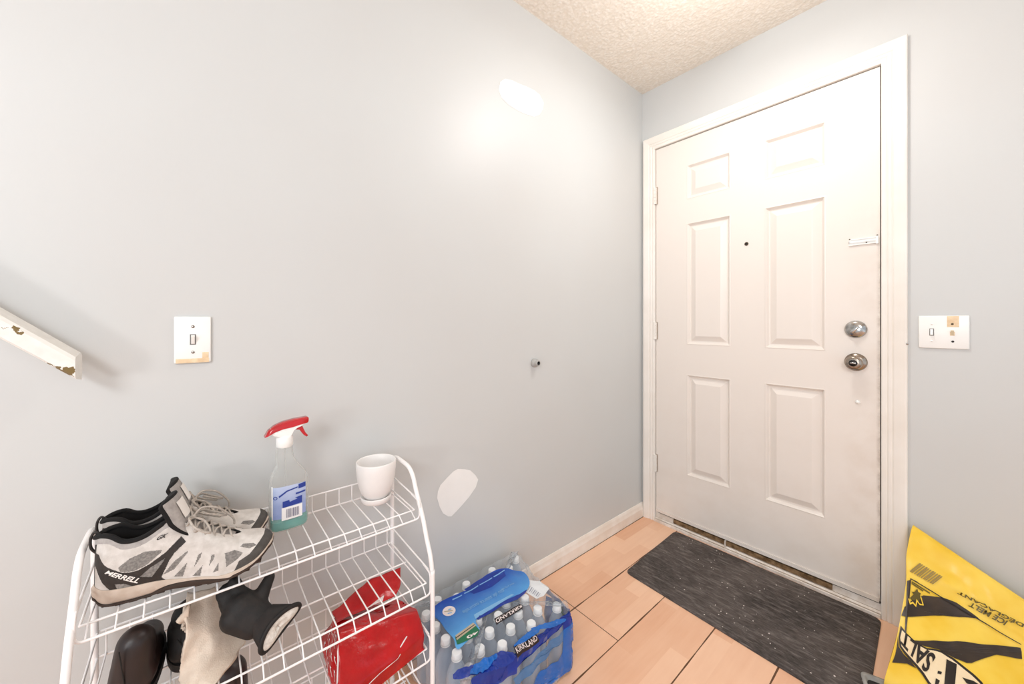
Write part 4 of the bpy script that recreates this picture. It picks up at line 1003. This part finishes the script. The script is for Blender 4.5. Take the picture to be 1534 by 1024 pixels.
b.poly([(0.267, -1.1822), (0.2613, -1.2856), (0.2835, -1.2937), (0.286, -1.1889)], tp(.0018), 6, 2); b.map2(fit2(text2d('KIRKLAND', 1, .02), [(0.2723, -1.1851), (0.2666, -1.286), (0.2808, -1.2905), (0.2825, -1.1894)]), tp(.0028), 2)
b.map2(fit2(text2d('eau de source naturelle', 1, 0), [(0.179, -1.1837), (0.172, -1.3443), (0.1858, -1.3454), (0.1963, -1.1886)]), tp(.0024), 3)
b.map2(fit2(text2d('natural spring water', 1, 0), [(0.176, -1.1343), (0.1728, -1.191), (0.1847, -1.1943), (0.1872, -1.1394)]), tp(.0024), 3)
b.build('top_print', [M['panel'], M['dfilm'], M['prt'], M['kpale'], M['kgreen'], M['ktan'], M['kblack']], fm)
b = MB(); rp = random.Random(8)
def sheet(pts, mi, off, rough=.004, sub=3):
    b.poly([p[:2] for p in crm(pts, 3)], lambda x, y: top(x, y) + Vector((0, 0, off + rough * abs(noise.noise((x * 60, y * 60, 4))))), mi, sub)
sheet([(0.3376, -1.4775), (0.3344, -1.4545), (0.3505, -1.4169), (0.3609, -1.3498), (0.3815, -1.322), (0.4027, -1.32), (0.4089, -1.3352), (0.4029, -1.3734), (0.3825, -1.4215), (0.3535, -1.479)], 1, .002, .008); sheet([(0.3522, -1.418), (0.3595, -1.368), (0.3726, -1.359), (0.3792, -1.3829), (0.384, -1.4137), (0.3686, -1.4467)], 0, .004, .010); sheet([(0.3704, -1.2974), (0.3648, -1.2607), (0.3652, -1.2108), (0.3673, -1.1925), (0.3844, -1.2151), (0.3822, -1.2656), (0.376, -1.3011)], 0, .001, .004); sheet([(0.359, -1.2221), (0.3767, -1.1693), (0.3974, -1.1202), (0.4073, -1.125), (0.4001, -1.1695), (0.3786, -1.2066), (0.3689, -1.2258)], 0, .001, .005)
b.build('film_folds', [M['bfilm'], M['dfilm']], fm)
# front and end faces of the wrap
CF = [i / 400 for i in range(401)]
def cfy(y):
    """position along the outline where the long front side passes y"""
    T = 0; P = [(0.380, -1.468), (0.380, -1.052), (0.20, -1.030), (0.060, -0.992), (0.026, -1.000), (0.026, -1.468)]
    for i in range(6): T += sqrt((P[i][0] - P[i - 1][0]) ** 2 + (P[i][1] - P[i - 1][1]) ** 2)
    return (y + 1.468) / T
def sd(off): return lambda y, z: side(cfy(y), z) + Vector((off, 0, 0))
def sde(off):
    def f(c, z): q, n_ = per(c); return side(c, z) + Vector((n_.x, n_.y, 0)) * off
    return f
b = MB()
b.poly([(-1.44, .012), (-1.07, .012), (-1.065, .10), (-1.13, .075), (-1.20, .085), (-1.25, .06), (-1.33, .075), (-1.40, .05), (-1.44, .06)], sd(.0016), 0, 3)
b.poly([(-1.30, .10), (-1.22, .105), (-1.15, .125), (-1.09, .12), (-1.08, .15), (-1.16, .15), (-1.24, .135), (-1.31, .13)], sd(.0014), 1, 3)
b.poly([(-1.33, .150), (-1.22, .158), (-1.12, .165), (-1.07, .17), (-1.07, .186), (-1.20, .186), (-1.30, .180)], sd(.0018), 2, 3)
b.poly([(-1.44, .13), (-1.36, .15), (-1.30, .14), (-1.29, .186), (-1.36, .200), (-1.44, .196)], sd(.0018), 2, 3)
c0 = cfy(-1.052)
b.poly([(c0 - .028, .010), (c0 + .01, .008), (c0 + .09, .010), (c0 + .1, .07), (c0 + .09, .15), (c0 + .05, .165), (c0 + .01, .165), (c0 - .03, .15), (c0 - .035, .08)], sde(.0022), 0, 3)
b.poly([(c0 - .03, .150), (c0 + .02, .165), (c0 + .10, .160), (c0 + .10, .188), (c0 + .02, .192), (c0 - .03, .184)], sde(.0026), 2, 3)
b.poly([(c0 + .008, .12), (c0 + .05, .12), (c0 + .05, .135), (c0 + .008, .133)], sde(.0032), 4, 1); b.poly([(c0 + .008, .134), (c0 + .05, .136), (c0 + .05, .168), (c0 + .008, .166)], sde(.0032), 5, 1)
b.map2(fit2(text2d('40', 1, .03), [(c0 + .012, .140), (c0 + .048, .140), (c0 + .048, .162), (c0 + .012, .162)]), sde(.004), 3)
b.poly([(-1.2953, 0.1788), (-1.205, 0.1742), (-1.2136, 0.1975), (-1.3004, 0.2072)], sd(.0075), 6, 2); b.map2(fit2(text2d('KIRKLAND', 1, .02), [(-1.2937, 0.1897), (-1.2107, 0.1803), (-1.2153, 0.1951), (-1.2979, 0.2038)]), sd(.0095), 3)
b.poly([(-1.462, .02), (-1.45, .02), (-1.447, .19), (-1.455, .195)], sd(.002), 2, 2)
b.build('side_print', [M['bfilm'], M['lfilm'], M['dfilm'], M['prt'], M['ktan'], M['kgreen'], M['kblack']], fm)
b = MB(); b.poly([(0.1943, -1.0815), (0.2199, -1.0512), (0.2715, -1.0548), (0.2824, -1.0928), (0.2787, -1.1217), (0.2327, -1.1266)], lambda x, y: top(x, y) + Vector((0, 0, -.006 + .004 * noise.noise((x * 30, y * 30, 2)))), 0, 2)
for i in range(7):
    f_ = i / 6; A = Vector((0.2309, -1.1185)).lerp(Vector((0.2757, -1.1155)), f_); B_ = Vector((0.2222, -1.0974)).lerp(Vector((0.268, -1.095)), f_); d = (Vector((0.2757, -1.1155)) - Vector((0.2309, -1.1185))) * (.03 + .03 * (i % 2))
    b.poly([tuple(A), tuple(A + d), tuple(B_ + d), tuple(B_)], lambda x, y: top(x, y) + Vector((0, 0, -.004 + .004 * noise.noise((x * 30, y * 30, 2)))), 1, 1)
b.build('price_label', [M['paper'], M['bars']], fm)

# ------------------------------------------------------------------ bag of ice melt
M['yel'] = mat('yellow_plastic', (249, 212, 84), 0.3, c2=(240, 194, 48), scale=9, bump=0.35, bscale=22)
M['yeld'] = mat('bag_black_print', (62, 48, 36), 0.3, c2=(40, 30, 24), scale=12, bump=0.3, bscale=22)
M['yelw'] = mat('bag_cream_print', (246, 226, 190), 0.35, c2=(240, 214, 172), scale=12)
M['ink'] = mat('bag_ink', (34, 26, 22), 0.35)
M['olive'] = mat('bag_olive_ink', (92, 78, 18), 0.4); M['bc'] = mat('bag_barcode_ink', (150, 126, 66), 0.45)
t = thing('ice_melt_bag', (1.2, -0.18, 0.0), 'yellow and black plastic bag of ice melt standing against the wall by the door', 'bag')
bx0 = interp([(0, 1.038), (1, 1.036), (2, 1.055), (3, 1.067), (4, 1.0655), (5, 1.079), (6, 1.079), (7, 1.07)])
byl = interp([(0, -.385), (1, -.402), (2, -.311), (3, -.172), (4, -.115), (5, -.045), (6, -.030), (7, -.032)])
byr = interp([(0, -.400), (1, -.420), (2, -.290), (3, -.135), (4, -.095), (5, -.050), (6, -.030), (7, -.032)])
bzl = interp([(0, .002), (1, .045), (2, .135), (3, .248), (4, .325), (5, .402), (6, .20), (7, .002)])
bzr = interp([(0, .002), (1, .03), (2, .085), (3, .148), (4, .215), (5, .280), (6, .14), (7, .002)])
BXR = 1.52
def ibag(a, r):
    x0 = bx0(r); x = x0 + (BXR - x0) * a; k_ = (x - 1.075) / (1.295 - 1.075); k2 = max(0, min(1.55, k_)); k3 = k2 if k2 < 1.1 else 1.1 + (k2 - 1.1) * .3
    y = byl(r) + (byr(r) - byl(r)) * k3; z = bzl(r) + (bzr(r) - bzl(r)) * k3
    wv = min(1, a * 6) * (0.006 * noise.noise((x * 14, r * 1.3, 2)) + 0.004 * noise.noise((x * 34, r * 3, 7))) * (1 if .3 < r < 4.8 else 0)
    return Vector((x, min(-.022, y + wv), max(.001, z)))
def isurf(x, z, off=0.0012):
    lo, hi = 0.4, 5.0
    def at(r):
        x0 = bx0(r); return ibag((x - x0) / (BXR - x0), r)
    for _ in range(26):
        m_ = (lo + hi) / 2
        if at(m_).z < z: lo = m_
        else: hi = m_
    p = at(lo); return p + Vector((-.15 * off, -off, off * .6))
b = MB(); b.grid(lambda a, r: ibag(a, r * 7), 70, 85)
for a in (0, 1):
    L_ = [ibag(a, i / 84 * 7) for i in range(85)]; cen = sum(L_, Vector()) / 85 + Vector((0.006 if a == 0 else -.006, 0, 0))
    b.add(L_ + [cen], [(i, i + 1, 85) for i in range(84)], 0, True)
b.poly([(1.0623, 0.1792), (1.0681, 0.1981), (1.0866, 0.2189), (1.1074, 0.2287), (1.1494, 0.2306), (1.1769, 0.2257), (1.197, 0.2157), (1.2215, 0.2009), (1.1835, 0.196), (1.1499, 0.196), (1.1092, 0.1883), (1.0818, 0.1825)], lambda x, z: isurf(x, z, 0.0024), 1, 3)
b.poly([(1.0745, 0.1302), (1.077, 0.2631), (1.0956, 0.2559), (1.0901, 0.2564), (1.079, 0.2596), (1.07, 0.2543), (1.0725, 0.1189)], lambda x, z: isurf(x, z, 0.0024), 1, 3)
b.poly([(1.0845, 0.2598), (1.1424, 0.2333), (1.2198, 0.2005), (1.3, 0.165), (1.2999, 0.1633), (1.2191, 0.1979), (1.1417, 0.2309), (1.0846, 0.2574)], lambda x, z: isurf(x, z, 0.0052), 3, 2)
b.poly([(1.088, 0.1411), (1.1311, 0.1492), (1.1766, 0.1558), (1.2404, 0.1566), (1.2981, 0.1574), (1.2997, 0.1498), (1.2993, 0.1384), (1.2764, 0.1409), (1.2518, 0.1432), (1.2296, 0.1377), (1.2045, 0.1276), (1.1952, 0.1265), (1.1734, 0.1298), (1.1446, 0.1364), (1.1184, 0.1367), (1.1018, 0.1374)], lambda x, z: isurf(x, z, 0.0024), 1, 3)
b.poly([(1.0583, 0.1387), (1.0615, 0.1196), (1.0728, 0.1103), (1.0869, 0.1034), (1.0991, 0.0948), (1.0806, 0.0961), (1.0603, 0.089), (1.0501, 0.0853), (1.0551, 0.1014), (1.0574, 0.1179)], lambda x, z: isurf(x, z, 0.0024), 1, 3)
b.poly([(1.0627, 0.1603), (1.077, 0.1505), (1.0948, 0.1406), (1.1185, 0.1344), (1.1316, 0.1355), (1.1478, 0.1359), (1.1702, 0.1298), (1.1889, 0.1214), (1.207, 0.1136), (1.2216, 0.1054), (1.2354, 0.0948), (1.24, 0.0807), (1.1938, 0.0693), (1.1584, 0.0645), (1.1337, 0.0714), (1.1225, 0.0781), (1.1108, 0.0889), (1.0989, 0.097), (1.0868, 0.1039), (1.0744, 0.1119), (1.0633, 0.1203), (1.0601, 0.1379)], lambda x, z: isurf(x, z, 0.0032), 3, 3)
b.poly([(1.0662, 0.1528), (1.0787, 0.1466), (1.0957, 0.1375), (1.118, 0.1315), (1.1317, 0.1325), (1.1466, 0.1326), (1.1677, 0.1268), (1.1858, 0.1187), (1.2033, 0.1112), (1.2173, 0.1032), (1.2302, 0.0936), (1.2344, 0.0815), (1.1968, 0.0723), (1.1614, 0.0684), (1.1374, 0.0745), (1.1262, 0.0812), (1.1145, 0.0923), (1.1024, 0.1007), (1.09, 0.1079), (1.078, 0.1153), (1.067, 0.123), (1.0637, 0.1377)], lambda x, z: isurf(x, z, 0.004), 2, 3)
b.map2(fit2(text2d('SALT', 1, .03), [(1.1386, 0.1254), (1.0666, 0.1524), (1.0656, 0.1267), (1.1191, 0.0918)]), lambda x, z: isurf(x, z, .0052), 3)
b.poly([(1.1416, 0.1023), (1.1491, 0.1028), (1.148, 0.0984), (1.1404, 0.0975)], lambda x, z: isurf(x, z, 0.0052), 3, 1)
b.poly([(1.1576, 0.1252), (1.1771, 0.1216), (1.1733, 0.0882), (1.1536, 0.0827)], lambda x, z: isurf(x, z, 0.0052), 3, 2)
b.poly([(1.1378, 0.0897), (1.1457, 0.0884), (1.1428, 0.0814), (1.1366, 0.0796)], lambda x, z: isurf(x, z, 0.0052), 3, 1)
b.poly([(1.1871, 0.1045), (1.2066, 0.1039), (1.2241, 0.0984), (1.2152, 0.0957), (1.1945, 0.0984)], lambda x, z: isurf(x, z, 0.0052), 3, 1)
b.map2(fit2(text2d('ICE MELT', 1, .03), [(1.2777, 0.2138), (1.206, 0.2354), (1.2005, 0.2235), (1.2699, 0.1999)]), lambda x, z: isurf(x, z, .0052), 4)
b.map2(fit2(text2d('DÉGLAÇANT', 1, .03), [(1.3087, 0.2166), (1.1817, 0.2591), (1.1775, 0.247), (1.3033, 0.2042)]), lambda x, z: isurf(x, z, .0052), 4)
b.poly([(1.0746, 0.2793), (1.0972, 0.3072), (1.101, 0.3055), (1.0785, 0.2778)], lambda x, z: isurf(x, z, 0.0032), 5, 1)
b.poly([(1.0796, 0.2774), (1.1021, 0.305), (1.1046, 0.3039), (1.0821, 0.2764)], lambda x, z: isurf(x, z, 0.0032), 5, 1)
b.poly([(1.0846, 0.2753), (1.107, 0.3028), (1.1094, 0.3016), (1.0871, 0.2742)], lambda x, z: isurf(x, z, 0.0032), 5, 1)
b.poly([(1.0896, 0.2732), (1.1119, 0.3005), (1.1156, 0.2987), (1.0935, 0.2716)], lambda x, z: isurf(x, z, 0.0032), 5, 1)
b.poly([(1.0946, 0.2711), (1.1167, 0.2981), (1.1191, 0.297), (1.097, 0.2701)], lambda x, z: isurf(x, z, 0.0032), 5, 1)
b.poly([(1.0995, 0.2691), (1.1215, 0.2959), (1.1238, 0.2948), (1.102, 0.2681)], lambda x, z: isurf(x, z, 0.0032), 5, 1)
b.poly([(1.1045, 0.267), (1.1262, 0.2937), (1.1299, 0.2921), (1.1082, 0.2655)], lambda x, z: isurf(x, z, 0.0032), 5, 1)
b.poly([(1.1094, 0.265), (1.131, 0.2916), (1.1333, 0.2906), (1.1118, 0.264)], lambda x, z: isurf(x, z, 0.0032), 5, 1)
b.poly([(1.1142, 0.263), (1.1357, 0.2895), (1.1381, 0.2885), (1.1166, 0.2619)], lambda x, z: isurf(x, z, 0.0032), 5, 1)
b.poly([(1.1191, 0.2609), (1.1404, 0.2874), (1.144, 0.2857), (1.1228, 0.2594)], lambda x, z: isurf(x, z, 0.0032), 5, 1)
b.poly([(1.1239, 0.259), (1.1451, 0.2852), (1.1474, 0.2841), (1.1263, 0.258)], lambda x, z: isurf(x, z, 0.0032), 5, 1)
b.poly([(1.081, 0.256), (1.1213, 0.2362), (1.1203, 0.2338), (1.08, 0.2535)], lambda x, z: isurf(x, z, 0.0032), 4, 1)
b.poly([(1.0812, 0.2521), (1.107, 0.2386), (1.106, 0.2363), (1.0802, 0.2497)], lambda x, z: isurf(x, z, 0.0032), 4, 1)
b.poly([(1.0861, 0.2274), (1.0822, 0.2322), (1.0883, 0.2337), (1.0933, 0.2409), (1.0958, 0.2341), (1.1015, 0.2321), (1.0996, 0.2269), (1.1077, 0.2203), (1.1, 0.2201), (1.0975, 0.2137), (1.092, 0.2163), (1.0832, 0.2151), (1.0787, 0.2195)], lambda x, z: isurf(x, z, 0.0032), 4, 1)
b.poly([(1.0766, 0.218), (1.0807, 0.2097), (1.0855, 0.2127), (1.0915, 0.2069), (1.0929, 0.2191), (1.0997, 0.2107), (1.1061, 0.2101), (1.1004, 0.225), (1.1026, 0.2253), (1.109, 0.2083), (1.1006, 0.2076), (1.0947, 0.2133), (1.0931, 0.2026), (1.0857, 0.2088), (1.0796, 0.2059), (1.0752, 0.217)], lambda x, z: isurf(x, z, 0.0044), 0, 1)
b.build('sack', [M['yel'], M['yeld'], M['yelw'], M['ink'], M['olive'], M['bc']], t)

# grey scoop on the floor between mat and bag
M['grey_pl'] = mat('grey_plastic', (168, 166, 162), 0.35, c2=(140, 138, 134), scale=30)
t = thing('floor_tray', (1.02, -0.45, 0.0), 'small grey plastic tray with dark inside, on the floor beside the yellow bag', 'tray')
def rr_(cx, cy, hx, hy, r, z, ang, n=6):
    o = []
    for sx, sy, a0 in ((1, 1, 0), (-1, 1, pi / 2), (-1, -1, pi), (1, -1, 1.5 * pi)):
        for i in range(n + 1):
            a = a0 + pi / 2 * i / n; x = sx * (hx - r) + r * cos(a); y = sy * (hy - r) + r * sin(a)
            o.append(Vector((cx + x * cos(ang) - y * sin(ang), cy + x * sin(ang) + y * cos(ang), z)))
    return o
def ringm(b, rings, mis):
    n = len(rings[0]); b.add([p for r in rings for p in r], [], 0); base = len(b.v) - n * len(rings)
    for i in range(len(rings) - 1):
        for k_ in range(n): b.f.append([base + i * n + k_, base + i * n + (k_ + 1) % n, base + (i + 1) * n + (k_ + 1) % n, base + (i + 1) * n + k_]); b.m.append(mis); b.sm.append(True)
    b.f.append([base + (len(rings) - 1) * n + k_ for k_ in range(n)]); b.m.append(mis); b.sm.append(False)
TX, TY, TA = (1.056, -0.4592, 0.2783)
b = MB(); ringm(b, [rr_(TX, TY, .050, .085, .014, .0075, TA), rr_(TX, TY, .054, .089, .016, .022, TA), rr_(TX, TY, .054, .089, .016, .026, TA), rr_(TX, TY, .044, .079, .012, .026, TA), rr_(TX, TY, .042, .077, .011, .012, TA)], 0)
b.build('tray_rim', M['grey_pl'], t)
b = MB(); ringm(b, [rr_(TX, TY, .0405, .0755, .010, .0125, TA), rr_(TX, TY, .0395, .0745, .010, .0175, TA)], 0); b.build('tray_inside', M['black'], t)

# ------------------------------------------------------------------ light, camera, world
def area(name, loc, look, size, power, colr, sy=None):
    L = bpy.data.lights.new(name, 'AREA'); L.energy = power; L.color = colr; L.size = size
    if sy: L.shape = 'RECTANGLE'; L.size_y = sy
    o = bpy.data.objects.new(name, L); COL.objects.link(o); o.location = loc
    o.rotation_euler = (Vector(look) - Vector(loc)).to_track_quat('-Z', 'Y').to_euler(); return o
L = bpy.data.lights.new('lamp_light', 'POINT'); L.energy = 6.3; L.color = (1, .98, .96); L.shadow_soft_size = 0.10
o = bpy.data.objects.new('lamp_light', L); COL.objects.link(o); o.location = (0.71, -0.67, CH - 0.26)
L = bpy.data.lights.new('lamp_down', 'AREA'); L.shape = 'DISK'; L.size = 0.24; L.energy = 5; L.color = (1, .98, .96)
o = bpy.data.objects.new('lamp_down', L); COL.objects.link(o); o.location = (0.71, -0.67, CH - 0.115)
area('hall_light', (2.0, -3.4, 2.15), (0.0, -1.5, 1.9), 0.7, 28, (.95, 1.0, 1.05))
area('low_flash_light', (1.25, -3.5, 1.05), (0.1, -1.9, 0.8), 0.22, 6.5, (1, .99, .97))  # added low light standing for a flash, throws the shoes' wall shadow
w = bpy.data.worlds.new('hall'); SC.world = w; w.use_nodes = True
w.node_tree.nodes['Background'].inputs[0].default_value = (0.93, 1.0, 1.08, 1); w.node_tree.nodes['Background'].inputs[1].default_value = 1.0

cam = bpy.data.cameras.new('camera'); co = bpy.data.objects.new('camera', cam); COL.objects.link(co); SC.camera = co
FPX = 560.0; cam.sensor_fit = 'HORIZONTAL'; cam.sensor_width = 36.0; cam.lens = FPX / 1534 * 36.0
cam.shift_y = -(512 - 482) / 1534.0; cam.clip_start = 0.02
co.location = (1.172, -1.983, 1.12)
yaw = math.atan2(663, 560)
co.rotation_euler = (pi / 2, 0, yaw)
SC.view_settings.view_transform = 'Standard'; SC.view_settings.look = 'None'; SC.view_settings.exposure = 0.0
SC.cycles.max_bounces = 8; SC.cycles.transparent_max_bounces = 24
